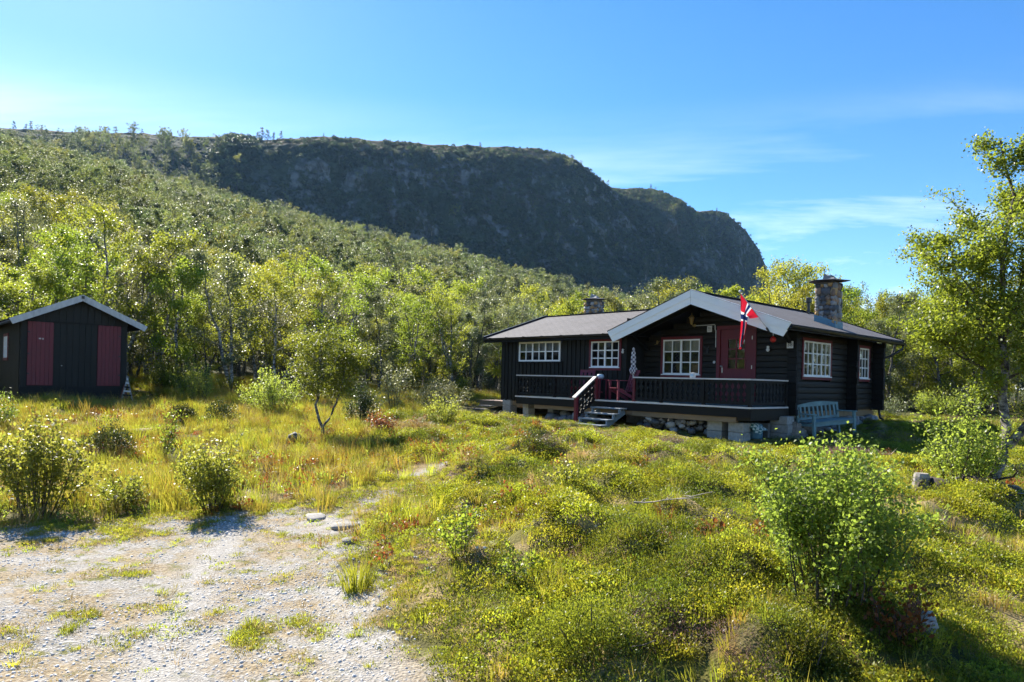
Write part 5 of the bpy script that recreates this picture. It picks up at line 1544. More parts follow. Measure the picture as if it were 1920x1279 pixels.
for (x, y) in near:
    u = x / y
    if u < -.50: lab, grp = 'leafy mountain birch among the trees behind and beside the shed', 'birches behind the shed'
    elif u < -.10: lab, grp = 'leafy mountain birch in the forest edge between shed and cabin', 'birches between shed and cabin'
    elif u < .36: lab, grp = 'leafy mountain birch in the forest behind the cabin', 'birches behind the cabin'
    else: lab, grp = 'leafy mountain birch in the forest right of the cabin', 'birches right of the cabin'
    v = rg.randint(NV); s = rg.uniform(.80, 1.28)
    if y > 34: s *= 1.14
    if x > 14: s *= rg.uniform(.9, 1.15)
    plant_tree('birch_tree', VAR[v][0], VAR[v][1], x, y, s, rg.uniform(0, 6.28), lab, grp, sz=s * rg.uniform(.9, 1.12))
# two taller birches that stand out against the sky behind the cabin roof
for (x, y, s, v, lab) in ((13.7, 33.0, 1.24, 3, 'tall slender birch rising behind the stone chimney'), (-15.3, 26.2, 1.30, 7, 'tall pale birch standing above the others behind the shed')):
    plant_tree('birch_tree', VAR[v][0], VAR[v][1], x, y, s, 1.0, lab, None, sz=s * 1.12)

# ------------------------------------------------------------------ far forest on the slope (one mass)
FV = []
M['leaf_far_yellow'] = leafmat('far_birch_leaf_yellow', (.050, .068, .018), (.15, .165, .045), (.40, .43, .08), .45, spec=.25, ovar=.4, hue=.025)
M['leaf_far_dark'] = leafmat('far_birch_leaf_dark', (.022, .036, .014), (.075, .095, .035), (.19, .24, .06), .4, spec=.25, ovar=.4, hue=.02)
for i in range(9):
    t_, c_ = birch_variant(40 + i, 5.0, 1700, .13, (M['leaf_far'], M['leaf_far_yellow'], M['leaf_far'], M['leaf_far_dark'])[i % 4], wide=1.05, twig=3, br=9)
    FV.append(joined('far_birch', t_, c_))
n = 20000
y = 52 + 285 * RG.random(n) ** .75; x = RG.uniform(-1.15, .62, n) * y
keep = (x / y < .34) | (y < 120)
keep &= ~((np.abs(x / y) < .77) & (y < 62))
keep &= fbm(x * .045, y * .045, seed=51, oct=3) + .25 * RG.random(n) > .46
keep &= RG.random(n) < np.clip(.35 + 55 / y, 0, 1) * 1.0
x, y = x[keep], y[keep]
ex = np.array([p for p in rest]); x = np.concatenate([x, ex[:, 0]]); y = np.concatenate([y, ex[:, 1]])
# trees that close the clearing left and right of the picture
m_ = 150
yl = RG.uniform(2, 45, m_); xl_ = np.where(RG.random(m_) < .5, -1, 1) * (RG.uniform(21, 40, m_) + np.maximum(0, yl - 20) * .6)
x = np.concatenate([x, xl_]); y = np.concatenate([y, yl])
h = height(x, y)
nm = 20000; k1 = np.searchsorted(MK, 24); rr_ = RG.randint(k1, MV.shape[0], nm); cc_ = RG.randint(30, MV.shape[1] - 1, nm)
mp = MV[rr_, cc_]; kp = (MST[cc_] < RG.uniform(.02, .62, nm)) & (mp[:, 2] > 20) & (RG.random(nm) < .35 + .6 * fbm(mp[:, 0] * .03, mp[:, 1] * .03, seed=91, oct=3))
kp2 = (MST[cc_] > .6) & (MK[rr_] > 10) & (MK[rr_] < 150) & (RG.random(nm) < .022)
kp &= RG.random(nm) < np.clip((MK[rr_] - 32) / 70, .0, 1)
mp = mp[kp | kp2]; x = np.concatenate([x, mp[:, 0] + RG.normal(size=len(mp))]); y = np.concatenate([y, mp[:, 1] + RG.normal(size=len(mp))]); h = np.concatenate([h, mp[:, 2]])
n = len(x); print('far trees', n)
scatter('forest', FV, np.stack([x, y, h - .1], -1), np.stack([np.zeros(n), np.zeros(n), RG.uniform(0, 6.28, n)], -1), (.6 + .85 * RG.random(n) ** 1.5) * np.interp(y, [60, 160, 300], [1.05, 1.4, 1.65]), RG.randint(0, len(FV), n), 'birch forest covering the slope below the mountain')

# scrub and small trees on the mountain
SV = []
for i in range(5):
    r2 = np.random.RandomState(300 + i); nl = 520
    q = unit(r2.normal(size=(nl, 3))) * r2.uniform(.4, 1, (nl, 1)) ** .5 * np.array([1.0, 1.0, 1.1]); q[:, 2] = np.abs(q[:, 2]) * 1.2
    q *= (.75 + .5 * vnoise(q[:, 0] * 1.6 + 9 * i, q[:, 1] * 1.6, q[:, 2] * 1.6, i))[:, None]
    SV.append(leaf_mesh('scrub', q * 1.3, .30 * r2.uniform(.7, 1.3, nl), r2, M['scrub']))
k0 = np.searchsorted(MK, 3); nr, nc = MV.shape[0] - k0, MV.shape[1]
ns = 42000
ri = k0 + (RG.random(ns) ** .8 * (nr - 1)).astype(int); ci = RG.randint(120, nc - 1, ns)
P = MV[ri, ci] + RG.normal(size=(ns, 3)) * np.array([1.2, 1.2, 0])
keep = fbm(P[:, 0] * .035, P[:, 1] * .035, P[:, 2] * .05, seed=61, oct=3) + .22 * RG.random(ns) > .46
P = P[keep]; ns = len(P)
sc = RG.uniform(.6, 1.35, ns) * np.where(MST[ci[keep]] < .5, 1.5, 1.0)
scatter('mountain_scrub', SV, P - np.array([0, 0, .3]), np.stack([RG.uniform(-.2, .2, ns), RG.uniform(-.2, .2, ns), RG.uniform(0, 6.28, ns)], -1), sc, RG.randint(0, 5, ns), 'dark scrub and small trees clinging to the mountain side')

# trees standing on the skyline
def pine_parts(seed):
    r2 = np.random.RandomState(seed); stem = polyline((0, 0, -.3), (.03, 0, 1), 6.0, 6, r2, .03, (0, 0, 0))
    tr_, cr_ = tree_parts(seed, [(stem, .10, .02)], 16, 1.7, 900, .26, M['leaf_pine'], M['bark_dark'], t0=.18, twig=3, spread=.22, profile=lambda t: 1.05 - .75 * t, rise=.15)
    return tr_, cr_
PN = [pine_parts(500 + i) for i in range(3)]
def rim_at(px_u):
    c = int(np.argmin(np.abs(MU - px_u))); r = int(np.searchsorted(MK, -3)); return MV[r, c]
for i, (u, s, lab) in enumerate([(-.730, 1.0, 'leftmost small pine on the left skyline'), (-.716, .8, 'second small pine on the left skyline'), (-.708, 1.1, 'third small pine on the left skyline'), (-.690, .7, 'small lone pine right of the left skyline trio'),
        (-.60, .6, 'tiny pine on the skyline above the forest slope'), (-.545, .7, 'tiny round pine on the skyline over the shed'), (-.500, .6, 'tiny pine on the skyline right of the shed roof'),
        (-.376, 1.1, 'leftmost pine of the skyline clump'), (-.369, 1.6, 'tallest pine of the skyline clump'), (-.362, 1.3, 'middle pine of the skyline clump'), (-.354, 1.0, 'slender pine of the skyline clump'), (-.343, 1.05, 'rightmost pine of the skyline clump'), (-.281, .5, 'small crooked tree on the ridge right of the clump'),
        (-.052, .75, 'low tree on the ridge above the dark face'), (.195, .9, 'small tree on the second mountain shoulder'), (.29, .8, 'small tree on the last rocky knob')]):
    p = rim_at(u); t = empty('skyline_pine', (p[0], p[1], p[2] - .3), i * 1.3, lab, 'tree', 'pines on the skyline'); t.scale = (s, s, s)
    link('trunk', PN[i % 3][0], t); link('crown', PN[i % 3][1], t)

# ------------------------------------------------------------------ trees and shrubs that stand alone
def w_at(px, py, y):   # direction of a sightline at a given depth, used to lay out the crooked stems
    a = (px - 960) / 1300; b = (639.5 - py) / 1300 + 70.5 / 1300; r_ = R(1.4)
    return np.array([(a * math.cos(r_) - b * math.sin(r_)) * y, y, 2 + (a * math.sin(r_) + b * math.cos(r_)) * y])
bx_, by_ = 6.42, 9.35
base = np.array([bx_, by_, zat(bx_, by_)])
def rel(pts): return [np.array(p) - base for p in pts]
st1 = rel([(6.42, 9.35, base[2] - .1), (6.66, 9.5, .80), (6.92, 9.65, 1.24), (6.90, 9.7, 1.9), (6.93, 9.75, 2.4), (6.90, 9.8, 3.1), (6.85, 9.75, 3.8), (6.95, 9.7, 4.7), (6.75, 9.7, 5.5)])
st2 = rel([(6.92, 9.65, 1.22), (7.15, 9.5, 1.75), (7.42, 9.4, 2.55), (7.55, 9.3, 3.6), (7.45, 9.3, 4.6), (7.2, 9.4, 5.35)])
st3 = rel([(6.92, 9.75, 2.35), (6.72, 9.9, 2.85), (6.45, 10.0, 3.4), (6.25, 10.0, 4.1)])
st5 = rel([(6.90, 9.72, 2.15), (6.66, 9.9, 2.35), (6.4, 10.0, 2.5), (6.2, 10.0, 2.75)])
st4 = rel([(6.90, 9.8, 2.9), (7.2, 9.9, 3.3), (7.4, 10.0, 4.0), (7.35, 10.0, 4.7)])
tr_, cr_ = tree_parts(900, [(st1, .075, .012), (st2, .062, .012), (st3, .03, .008), (st4, .03, .008), (st5, .026, .007)], 17, 1.10, 52000, .044, M['leaf_tree'], M['bark_grey'], t0=.24, twig=7, spread=.075, thick_at=.05, bark_sides=9)
t = empty('birch_tree', base, 0, 'crooked two-stemmed birch leaning in at the right edge of the yard', 'tree'); link('trunk', tr_, t); link('crown', cr_, t)
# leafy shoots round its foot
sx_, sy_ = -4.49, 16.71; b0 = np.array([sx_, sy_, zat(sx_, sy_)])
s1 = [np.array(p) for p in ((0, 0, -.1), (-.06, 0, .28), (-.17, 0, .6), (-.2, .05, 1.1), (-.14, .05, 1.6), (-.1, 0, 2.3))]
s2 = [np.array(p) for p in ((-.05, 0, .26), (.12, -.05, .5), (.32, -.1, .95), (.45, -.1, 1.4), (.5, 0, 2.0))]
tr_, cr_ = tree_parts(901, [(s1, .042, .01), (s2, .030, .01)], 19, 1.02, 15000, .048, M['leaf_tree'], M['bark_grey'], t0=.42, twig=5, spread=.11, thick_at=.03, bark_sides=8)
t = empty('birch_tree', b0, 0, 'small forked birch standing alone in the meadow between shed and cabin', 'tree'); link('trunk', tr_, t); link('crown', cr_, t)

def shrub_parts(seed, h, w, nst, nleaf, ls, mat, spread=.05, low=.15, upright=1.0, aspect=.5, base_r=.12):
    r2 = np.random.RandomState(seed); paths = []; sp = []; dr_ = []
    for k in range(nst):
        a = r2.uniform(0, 6.28); rr = math.sqrt(r2.random()) * w * .5; hh = h * (1.0 - .45 * (rr / (w * .5)) ** 2) * r2.uniform(.7, 1.05)
        p0 = np.array([math.cos(a) * rr * base_r * 2.2, math.sin(a) * rr * base_r * 2.2, -.05]); tp = np.array([math.cos(a) * rr, math.sin(a) * rr, hh * upright])
        d = tp - p0; L = np.linalg.norm(d); p = polyline(p0, d + np.array([0, 0, .1]), L, 6, r2, .10, (0, 0, .15))
        paths.append((p, np.linspace(.003 + .0045 * h, .0015, 7)))
        for q in range(4):
            u_ = r2.uniform(.3, .9); b0_ = resample(p, np.array([u_]))[0]; dd = unit(d) + r2.normal(size=3) * .45
            tw = polyline(b0_, dd, L * r2.uniform(.15, .35), 3, r2, .15, (0, 0, .1)); paths.append((tw, np.linspace(.004, .0015, 4)))
            sp.append(resample(tw, r2.uniform(.1, 1.05, 8))); dr_.append(np.repeat(unit(tw[-1] - tw[0])[None], 8, 0))
        sp.append(resample(p, r2.uniform(low, 1.03, 16))); dr_.append(np.repeat(unit(d)[None], 16, 0))
    S = np.concatenate(sp); Dr = np.concatenate(dr_); pk = r2.randint(0, len(S), nleaf)
    C = S[pk] + r2.normal(size=(nleaf, 3)) * spread
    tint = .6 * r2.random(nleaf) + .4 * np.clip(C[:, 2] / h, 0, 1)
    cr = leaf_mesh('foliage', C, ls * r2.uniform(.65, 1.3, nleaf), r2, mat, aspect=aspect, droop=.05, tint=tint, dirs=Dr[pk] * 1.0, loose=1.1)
    return tubes_mesh('stems', paths, M['bark_dark'], 4), cr
def shrub(seed, x, y, h, w, nst, nleaf, ls, mat, label, name='willow_shrub', cat='shrub', group=None, **kw):
    a, b = shrub_parts(seed, h, w, nst, nleaf, ls, mat, **kw)
    t = empty(name, (x, y, zat(x, y)), 0, label, cat, group); link('stems', a, t); link('foliage', b, t); return t
def mound(seed, x, y, w, d, h, n, ls, mat, label, name, cat='shrub', lobes=7, aspect=.5):
    r2 = np.random.RandomState(seed); C = []; Dr = []; T = []
    for k in range(lobes):
        a = r2.uniform(0, 6.28); q = math.sqrt(r2.random()) * .55 if k else 0
        cx, cy = math.cos(a) * q * w * .5, math.sin(a) * q * d * .5; rw, rd, rh = w * .5 * r2.uniform(.42, .65), d * .5 * r2.uniform(.42, .65), h * r2.uniform(.6, 1.0) * (1 - .35 * q)
        m = n // lobes; p = unit(r2.normal(size=(m, 3))); p[:, 2] = np.abs(p[:, 2]); rr = r2.uniform(.72, 1.04, (m, 1))
        zoff = zat(x + cx, y + cy) - zat(x, y)
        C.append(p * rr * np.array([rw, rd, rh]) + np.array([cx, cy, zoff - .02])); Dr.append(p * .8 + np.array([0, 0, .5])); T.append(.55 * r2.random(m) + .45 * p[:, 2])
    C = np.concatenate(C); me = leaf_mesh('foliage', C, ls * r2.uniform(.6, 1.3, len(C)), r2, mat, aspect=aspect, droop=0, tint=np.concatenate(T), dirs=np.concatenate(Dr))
    pth = [(polyline((r2.uniform(-.2, .2) * w, r2.uniform(-.2, .2) * d, -.03), r2.normal(size=3) * .5 + np.array([0, 0, .8]), h * .8, 4, r2, .2), np.linspace(.008, .003, 5)) for k in range(8)]
    t = empty(name, (x, y, zat(x, y)), 0, label, cat); link('stems', tubes_mesh('stems', pth, M['bark_dark'], 4), t); link('foliage', me, t); return t
W_, B_, J_, G_ = M['leaf_willow'], M['leaf_birch'], M['leaf_juniper'], M['leaf_grey']
shrub(1, -6.35, 9.35, 1.66, 1.45, 30, 5200, .060, W_, 'tall yellow-green willow shrub at the left edge of the gravel', spread=.06, aspect=.55, low=.12)
shrub(2, -4.19, 9.80, 1.02, 1.1, 30, 4600, .048, W_, 'round bright willow shrub at the head of the gravel yard', spread=.055, aspect=.6, low=.1)
shrub(3, 2.45, 5.30, 1.20, 1.25, 46, 20000, .031, W_, 'large dense green shrub in the right foreground', spread=.055, aspect=.72, base_r=.25, low=.1)
shrub(4, 2.75, 4.85, .42, .7, 10, 420, .04, M['leaf_red'], 'small rust-coloured bush at the foot of the large foreground shrub', name='autumn_bush', spread=.05, aspect=.7)
shrub(6, -6.5, 13.0, 1.05, .5, 7, 420, .05, B_, 'thin young birch sapling in the meadow', name='birch_sapling', cat='sapling', spread=.05, aspect=.7)
shrub(9, -7.0, 20.4, 1.45, 2.1, 40, 4600, .06, W_, 'wide willow thicket behind the meadow left of the small birch', spread=.08)
shrub(10, -4.3, 19.7, 1.25, 1.4, 30, 3000, .055, J_, 'dark willow bush just behind the small forked birch', spread=.08)
shrub(11, -4.0, 23.7, 2.1, 1.0, 12, 1500, .07, G_, 'slender grey-green willow behind the small birch', spread=.08)
shrub(12, -1.96, 19.9, 1.0, 1.2, 26, 2200, .055, W_, 'bright willow shrub left of the plank platform', spread=.07)
shrub(13, -2.6, 25.2, 1.3, 2.4, 30, 3600, .07, G_, 'wide grey willow bush beyond the plank platform', spread=.10)
shrub(14, -10.2, 22.5, 1.4, 1.7, 26, 3000, .065, W_, 'willow bush between shed and forest edge', spread=.08)
shrub(16, .72, 8.55, .38, .7, 20, 1500, .03, B_, 'bushy dwarf birch clump on the rise with a dark shadow', name='dwarf_birch', spread=.05, aspect=.8)
shrub(17, -.45, 6.6, .58, .55, 9, 620, .034, B_, 'young birch shoots above the bare earth patch', name='birch_sapling', cat='sapling', spread=.04, aspect=.75)
shrub(18, .03, 6.0, .42, .4, 6, 300, .034, B_, 'small sapling with round pale leaves on the near slope', name='birch_sapling', cat='sapling', spread=.03, aspect=.8)
shrub(20, 7.9, 12.6, .55, 1.0, 22, 1500, .045, B_, 'low bush in the shade right of the bench', name='low_bush', spread=.07)
shrub(21, 6.2, 9.55, 1.35, 1.05, 30, 4200, .042, W_, 'bright leafy shoots at the foot of the crooked birch', name='birch_shoots', spread=.08, aspect=.7)
shrub(22, -5.45, 9.75, .66, .7, 20, 1500, .045, W_, 'low willow between the two gravel-edge shrubs', spread=.05)
shrub(23, -9.6, 12.2, 1.1, 1.2, 24, 2600, .05, W_, 'willow shrub half hidden behind the tall left shrub', spread=.06)
shrub(26, 15.8, 25.6, 1.2, 1.9, 26, 3000, .07, W_, 'bright willow bush at the forest edge right of the cabin', spread=.09)
shrub(27, 18.6, 24.5, 1.3, 2.0, 26, 3000, .07, B_, 'birch thicket at the far right forest edge', name='birch_thicket', spread=.09)
shrub(28, 13.2, 24.6, .9, 1.6, 26, 2200, .06, G_, 'pale grey-green bush behind the cabin corner', spread=.08)
shrub(29, -11.2, 15.0, .9, 1.1, 20, 1900, .055, W_, 'yellow-green willow in front of the shed at the picture edge', spread=.06)
shrub(30, -3.2, 17.2, .5, 1.0, 18, 1000, .045, M['leaf_red'], 'red autumn bush beside the small forked birch', name='autumn_bush', spread=.07, aspect=.7)
shrub(31, 5.0, 15.4, .35, .4, 7, 240, .035, W_, 'small yellow-green sprig in front of the concrete blocks', name='sapling', cat='sapling', spread=.04)
mound(5, -7.78, 13.5, 1.2, .9, .80, 4200, .042, J_, 'dark green shrub in the meadow below the shed', 'dark_shrub', lobes=9)
mound(7, -8.41, 17.8, 1.0, .8, .58, 2600, .045, J_, 'low dark juniper right of the shed', 'juniper')
mound(8, -7.35, 17.6, .9, .8, .80, 2600, .045, J_, 'brown-green juniper between the shed and the small birch', 'juniper')
mound(15, -.42, 10.7, .6, .45, .26, 1500, .024, J_, 'small dark bush on the bare slope in the middle', 'dark_shrub')
mound(24, .62, 4.78, 1.25, .8, .46, 9000, .020, M['leaf_crow'], 'dark mounded heath bush on the near bank beside the gravel', 'heath_bush', lobes=9)
mound(25, 4.15, 4.75, 1.0, .7, .36, 6000, .020, J_, 'dark low bush in the shade of the foreground shrub', 'heath_bush', lobes=8)
mound(33, .35, 11.55, 1.2, .7, .34, 4200, .022, J_, 'dark heath hummock on the rise below the wing', 'heath_bush', lobes=8)
mound(34, 2.28, 11.1, .85, .5, .16, 2600, .020, M['leaf_heather'], 'pinkish brown heather cushion on the green rise', 'heather_cushion', 'plant', lobes=6, aspect=.3)
mound(35, 1.95, 4.55, .8, .5, .3, 4000, .020, M['leaf_crow'], 'dark crowberry mound at the bottom edge of the slope', 'heath_bush', lobes=7)
mound(36, 8.6, 11.6, 1.3, .8, .34, 3000, .03, J_, 'dark low juniper mat right of the crooked birch', 'juniper', lobes=7)
# scattered forest-edge bushes
rg = np.random.RandomState(21)
EB = [shrub_parts(60 + i, 1.3, 1.6, 22, 1900, .065, (W_, G_, B_, J_)[i % 4], spread=.09) for i in range(5)]
for k in range(46):
    x = rg.uniform(-21, 22); y = edge_y(x) - rg.uniform(-.6, 1.4)
    if in_house(np.array([x]), np.array([y]), 1.2)[0] or abs(x) / y > .76: continue
    e = EB[rg.randint(5)]; s = rg.uniform(.55, 1.2); z = zat(x, y)
    t = empty('edge_bush', (x, y, z), rg.uniform(0, 6.28), 'low leafy bush along the forest edge under the birches', 'shrub', 'bushes along the forest edge'); t.scale = (s, s, s * rg.uniform(.8, 1.2))
    link('stems', e[0], t); link('foliage', e[1], t)
# ------------------------------------------------------------------ low ground cover
def dome(seed, n, r, h, ls, mat, aspect=.6, spikes=False):
    r2 = np.random.RandomState(seed); a = r2.uniform(0, 6.28, n); q = np.sqrt(r2.random(n)); rad = q * r
    z = h * (1 - q ** 2) * r2.uniform(.45, 1.05, n) + r2.uniform(0, .02, n)
    C = np.stack([np.cos(a) * rad, np.sin(a) * rad, z], -1)
    d = np.stack([np.cos(a) * q * .7, np.sin(a) * q * .7, np.full(n, .9)], -1)
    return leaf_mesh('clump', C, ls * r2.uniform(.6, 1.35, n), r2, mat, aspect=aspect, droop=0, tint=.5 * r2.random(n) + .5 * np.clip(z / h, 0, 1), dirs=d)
def tuft(seed, n, r, h, w, mat, lean=.45):
    r2 = np.random.RandomState(seed); V = []; Fc = []; ti = []
    for k in range(n):
        a = r2.uniform(0, 6.28); p = np.array([math.cos(a), math.sin(a), 0]) * r * math.sqrt(r2.random()); hh = h * r2.uniform(.5, 1.1)
        d = np.array([math.cos(a), math.sin(a), 0]) * lean * r2.uniform(.2, 1.2) + r2.normal(size=3) * .1; sd = np.array([-math.sin(a + .6), math.cos(a + .6), 0]) * w * .5
        b = len(V); m1 = p + np.array([0, 0, hh * .55]) + d * hh * .35; tp = p + np.array([0, 0, hh * .92]) + d * hh
        V += [p - sd, p + sd, m1 + sd * .7, m1 - sd * .7, tp]; Fc += [(b, b + 1, b + 2, b + 3), (b + 3, b + 2, b + 4)]; t = r2.random(); ti += [t * .6, t * .6, t * .8, t * .8, t]
    me = bpy.data.meshes.new('tuft'); me.from_pydata([tuple(v) for v in V], [], Fc); me.update(); fattr(me, 'tint', ti); me.materials.append(mat); return me
def spread_pts(n, x0, x1, y0, y1, seed):
    r2 = np.random.RandomState(seed); return r2.uniform(x0, x1, n), r2.uniform(y0, y1, n), r2
def frustum(x, y, pad=.06):
    return (np.abs(x) / np.maximum(y, .5) < .75 + pad) & (y > 3.6)
def place(name, meshes, x, y, r2, smin, smax, label, weights=None, tilt=.12, sink=.01, scale_mul=None, pick=None):
    keep = ~in_house(x, y, .02); 
    if scale_mul is not None: scale_mul = scale_mul[keep]
    x, y = x[keep], y[keep]; n = len(x); h = height(x, y)
    s = r2.uniform(smin, smax, n)
    if scale_mul is not None: s = s * scale_mul
    s = s * np.where(in_house(x, y, 1.5), .5, 1.0)
    idx = r2.choice(len(meshes), n, p=weights) if pick is None else pick(x, y, r2)
    print(name, n)
    return scatter(name, meshes, np.stack([x, y, h - sink], -1), np.stack([r2.normal(0, tilt, n), r2.normal(0, tilt, n), r2.uniform(0, 6.28, n)], -1), s, idx, label)
H_, C_ = M['leaf_heath'], M['leaf_crow']
def heath_pick(x, y, r2):
    # each kind grows in its own patches
    f = np.stack([fbm(x * .8 + 13 * k, y * .8 - 7 * k, seed=200 + k, oct=3) + .10 * r2.random(len(x)) + b for k, b in enumerate((.055, .05, .03, .02, .03, .02, -.02, -.035))], -1)
    return f.argmax(-1)
HEATH = [dome(1, 260, .17, .11, .020, H_), dome(2, 230, .15, .10, .018, H_), dome(3, 280, .18, .13, .018, C_, .4), dome(4, 240, .16, .10, .017, C_, .4), dome(5, 200, .15, .11, .020, H_, .6), dome(6, 240, .2, .06, .017, H_, .5), dome(7, 220, .18, .10, .017, M['leaf_heather'], .35), tuft(8, 60, .13, .11, .006, M['grass_dry'], .9)]
# density follows range so that leaves do not shrink below what the lens can part
n = 66000
x, y, r2 = spread_pts(n, -4, 22, 3.6, 27, 101)
hm = heath_mask(x, y); pat = fbm(x * .9, y * .9, seed=71, oct=4)
keep = frustum(x, y) & (r2.random(n) < hm * np.clip((pat - .37) * 6, .06, 1) * (1 - bare_mask(x, y))) & (r2.random(n) < np.clip(9 / y, .3, 1) ** .5)
x, y = x[keep], y[keep]
place('heath_plants', HEATH, x, y, r2, .7, 1.35, 'low green heath and crowberry mats on the rise before the cabin', None, pick=heath_pick, scale_mul=.85 + .5 * np.clip(y / 18, 0, 1))
# short grass between
GR = [tuft(11, 34, .09, .15, .006, M['grass_green']), tuft(12, 26, .08, .12, .006, M['grass_dry']), tuft(13, 30, .09, .17, .006, M['grass_gold']), tuft(14, 36, .10, .13, .006, M['grass_green'], .7)]
n = 26000
x, y, r2 = spread_pts(n, -6, 22, 3.6, 27, 103)
hm = heath_mask(x, y); pat = fbm(x * .7 + 40, y * .7, seed=73, oct=4)
keep = frustum(x, y) & (r2.random(n) < hm * np.clip((pat - .36) * 4, .12, 1) * (1 - .8 * bare_mask(x, y))); x, y = x[keep], y[keep]
pt = fbm(x * .5, y * .5, seed=75, oct=3)
place('short_grass', GR, x, y, r2, .6, 1.3, 'short green and straw grass between the heath mats', [.42, .22, .14, .22])
# meadow: knee-high mixed grass and herbs
MG = [tuft(21, 40, .14, .36, .008, M['grass_green'], .35), tuft(22, 36, .14, .40, .007, M['grass_gold'], .4), tuft(23, 30, .13, .34, .007, M['grass_dry'], .45), tuft(24, 44, .16, .26, .009, M['grass_green'], .5), tuft(25, 30, .13, .30, .008, M['grass_gold'], .5), dome(26, 90, .18, .2, .05, M['leaf_willow'], .5)]
n = 46000
x, y, r2 = spread_pts(n, -26, 10, 8.0, 33, 105)
hm = heath_mask(x, y); g = gravel_mask(x, y); pat = fbm(x * .55, y * .55, seed=77, oct=4)
keep = frustum(x, y) & (r2.random(n) < (1 - hm) * (1 - g) ** 2 * np.clip((pat - .30) * 4, .25, 1)); x, y = x[keep], y[keep]
place('meadow_grass', MG, x, y, r2, .55, 1.15, 'tall green and golden meadow grass between shed, path and forest', [.22, .21, .13, .20, .14, .10])
# autumn herbs, red and orange
AH = [dome(31, 60, .13, .16, .040, M['leaf_red'], .6), dome(32, 50, .11, .2, .036, M['leaf_red'], .5), dome(33, 90, .2, .12, .022, M['leaf_heather'], .35), tuft(34, 26, .10, .26, .008, M['leaf_red'], .4)]
n = 15000
x, y, r2 = spread_pts(n, -16, 8, 6, 26, 107)
g = gravel_mask(x, y); pat = fbm(x * .5 + 11, y * .5, seed=79, oct=3)
zone = np.exp(-((x + 5.0) ** 2 / 30 + (y - 15.5) ** 2 / 18)) + .8 * np.exp(-((x - .1) ** 2 / 1.6 + (y - 8.2) ** 2 / 1.2)) + .10
zone = zone + .5 * bare_mask(x, y)
keep = frustum(x, y) & (r2.random(n) < (1 - g) * zone * np.clip((pat - .42) * 6, 0, 1)); x, y = x[keep], y[keep]
place('autumn_herbs', AH, x, y, r2, .6, 1.3, 'rust-red and orange autumn herbs in the meadow', [.34, .30, .26, .10])
# heather cushion
# grass sprouting in the gravel
GT = [tuft(41, 44, .07, .05, .005, M['grass_green'], 1.0), tuft(42, 40, .09, .04, .004, M['grass_dry'], 1.2), tuft(43, 40, .06, .035, .005, M['grass_green'], 1.1), dome(44, 60, .12, .035, .020, M['leaf_heath'], .5)]
n = 52000
x, y, r2 = spread_pts(n, -9, 1.2, 3.7, 11.5, 109)
g = gravel_mask(x, y); pat = fbm(x * 1.1, y * 1.1, seed=81, oct=4); p2 = fbm(x * 3.5, y * 3.5, seed=83, oct=2)
edge = np.clip(1 - g, 0, 1)
bare = bare_mask(x, y)
keep = frustum(x, y) & ((g > .05) | (bare > .2)) & (r2.random(n) < bare * .4 + np.clip((pat - .52) * 7, 0, 1) * np.clip((p2 - .45) * 6, 0, 1) * .8 * (1 - rut_mask(x, y)) + edge * .35 + .02); x, y = x[keep], y[keep]
place('gravel_grass', GT, x, y, r2, .5, 1.25, 'small grass tufts and moss sprouting in the gravel', [.30, .34, .2, .16], sink=.004)
# loose stones of the gravel
M['gravel_stone'] = solid('pale_gravel_stone', (.62, .60, .57), .85, .25, (5, 5, 5), .3, col2=(.45, .43, .41))
GS = []
for k in range(4):
    r2 = np.random.RandomState(600 + k); me = FD_ST[k].copy(); me.materials.clear(); me.materials.append(M['gravel_stone']); GS.append(me)
n = 60000
x, y, r2 = spread_pts(n, -9, 1.2, 3.7, 11, 111)
g = gravel_mask(x, y); pat = fbm(x * .9, y * .9, seed=85, oct=4)
keep = frustum(x, y) & (r2.random(n) < g * np.clip((pat - .40) * 4, .08, 1) + .5 * bare_mask(x, y) * (1 - g)); x, y = x[keep], y[keep]
n = len(x); s = .007 + .020 * r2.random(n) ** 4
scatter('gravel_stones', GS, np.stack([x, y, height(x, y) - s * .1], -1), np.stack([r2.uniform(-.5, .5, n), r2.uniform(-.5, .5, n), r2.uniform(0, 6.28, n)], -1), s, r2.randint(0, 4, n), 'loose grey stones of the gravel')

gtx, gty = -1.40, 6.45
gt_ = empty('grass_tuft', (gtx, gty, zat(gtx, gty) - .02), 0, 'tall dark grass tuft at the gravel edge below the bare earth', 'plant'); link('blades', tuft(47, 120, .13, .40, .010, M['grass_green'], .55), gt_)
# ------------------------------------------------------------------ rocks, stump, roots, dead branch
def rock(x, y, sx, sy, szz, rz, label, mat=None, name='rock', tilt=(0, 0)):
    me = FD_ST[int(abs(x * 7 + y * 3)) % 8].copy(); me.materials.clear(); me.materials.append(mat or M['lichen_rock'])
    bmv = [v.co.copy() for v in me.vertices]
    o = link(name, me, None, (x, y, zat(x, y) + szz * .12), (tilt[0], tilt[1], rz), (sx, sy, szz)); tag(o, label, 'rock'); return o
rock(-4.72, 15.15, .34, .3, .34, .4, 'dark squarish boulder left of the small forked birch', M['stone_dark'])
rock(-8.3, 15.6, .5, .36, .2, 1.2, 'low brown rock in the grass below the shed', M['stone_brown'])
rock(-2.05, 8.72, .34, .22, .08, .3, 'flat pale stone at the head of the gravel, nearer the cabin')
rock(-1.78, 7.85, .2, .15, .06, .8, 'small flat pale stone on the gravel edge')
rock(-2.6, 9.35, .40, .24, .08, 2.0, 'flat pale stone slab where gravel turns to grass')
rock(-.55, 13.7, .5, .3, .13, .5, 'grey flat rock showing through the slope left of the dark hummock')
rock(-1.35, 14.2, .3, .24, .18, 1.5, 'small dark rock on the slope below the wing', M['stone_dark'])
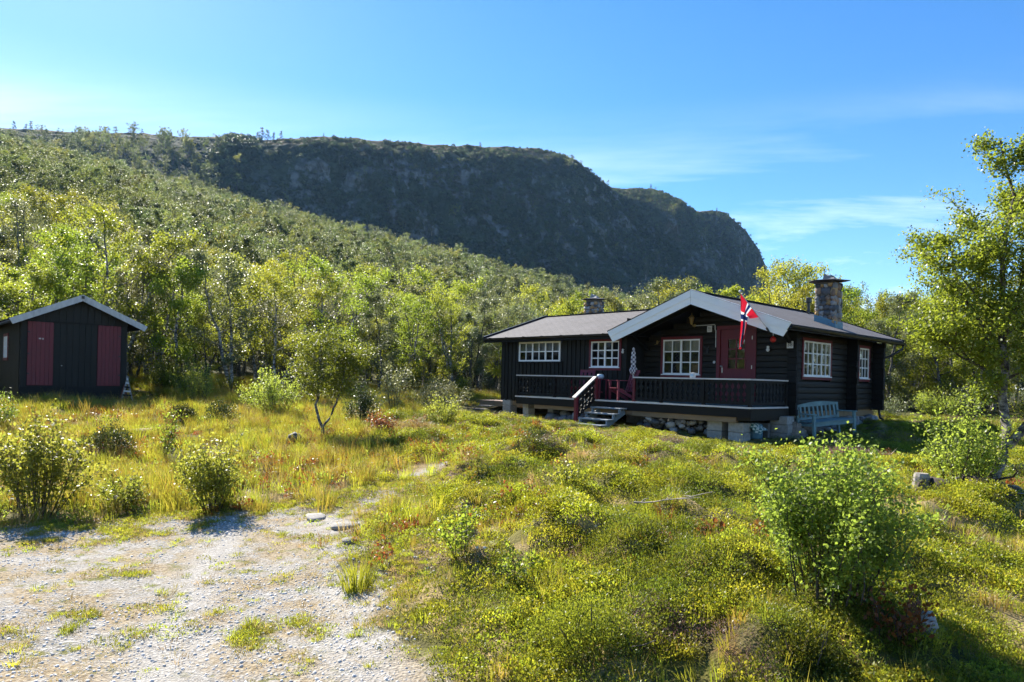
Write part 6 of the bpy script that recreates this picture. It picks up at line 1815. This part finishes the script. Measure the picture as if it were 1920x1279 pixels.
rock(3.0, 4.95, .2, .14, .2, .7, 'grey stone under the large foreground shrub', M['stone_grey'])
rock(-.25, 20.9, .6, .35, .22, .3, 'pale boulder beside the corner pier of the wing')
rock(1.0, 20.0, .55, .35, .2, .9, 'pale slanting rock in front of the veranda beam')
# tree roots at the foot of the right birch
rt = empty('uprooted_roots', (6.05, 9.2, zat(6.05, 9.2)), 0, 'tangle of dead grey roots below the crooked birch', 'roots')
r2 = np.random.RandomState(8)
for k in range(16):
    a = r2.uniform(-.6, 3.6); p0 = (r2.uniform(-.5, .7), r2.uniform(-.25, .25), r2.uniform(.0, .22)); d = (math.cos(a) * (1 if k % 2 else -1), -.5 * abs(math.sin(a)), r2.uniform(-.25, .35))
    p = polyline(p0, d, r2.uniform(.35, .9), 6, r2, .28, (0, 0, -.3)); me = tubes_mesh('root', [(p, np.linspace(r2.uniform(.012, .03), .004, 7))], M['dead_wood'] if k % 3 == 0 else M['dead_root'], 5); link('root', me, rt)
mdl = FD_ST[2].copy(); mdl.materials.clear(); mdl.materials.append(M['dead_root'])
link('earth_clod', mdl, rt, (.35, .0, .05), (0, .2, .3), (.8, .5, .42)); link('earth_clod', mdl, rt, (-.25, .1, .05), (.2, 0, 1.3), (.55, .4, .36))
sp = empty('tree_stump', (5.55, 9.35, zat(5.55, 9.35)), 0, 'short grey tree stump left of the tangled roots', 'stump')
MB().lathe((0, 0, 0), [(.15, -.05), (.11, .05), (.10, .16), (.085, .2), (.03, .19)], 11).build('stump_body', M['dead_wood'], sp)
db = empty('dead_branch', (1.72, 7.55, zat(1.72, 7.55) + .10), .3, 'bare white dead branch lying on the heath', 'branch')
pths = [(polyline((-.35, .1, .05), (1, -.25, -.02), .95, 7, r2, .12, (0, 0, -.1)), np.linspace(.010, .003, 8))]
for k in range(5): pths.append((polyline(resample(pths[0][0], np.array([.1 + .16 * k]))[0], (.6, (-1) ** k * .9, .35), .25, 4, r2, .2, (0, 0, 0)), np.linspace(.006, .002, 5)))
me = tubes_mesh('branch_wood', pths, M['dead_wood'], 5); link('branch_wood', me, db)

# ------------------------------------------------------------------ air
hz, hnt, HN, HL = newmat('haze_air')
ho = add(HN, 'ShaderNodeOutputMaterial'); hv = add(HN, 'ShaderNodeVolumePrincipled')
setin(hv, Density=.000075, Anisotropy=.25); hv.inputs['Color'].default_value = (.34, .62, 1.0, 1)
HL.new(hv.outputs[0], ho.inputs['Volume'])
tag(MB().box(-1000, 1300, -180, 1750, -14, 330).build('haze', hz), 'thin blue air between the camera and the mountain', kind='stuff')
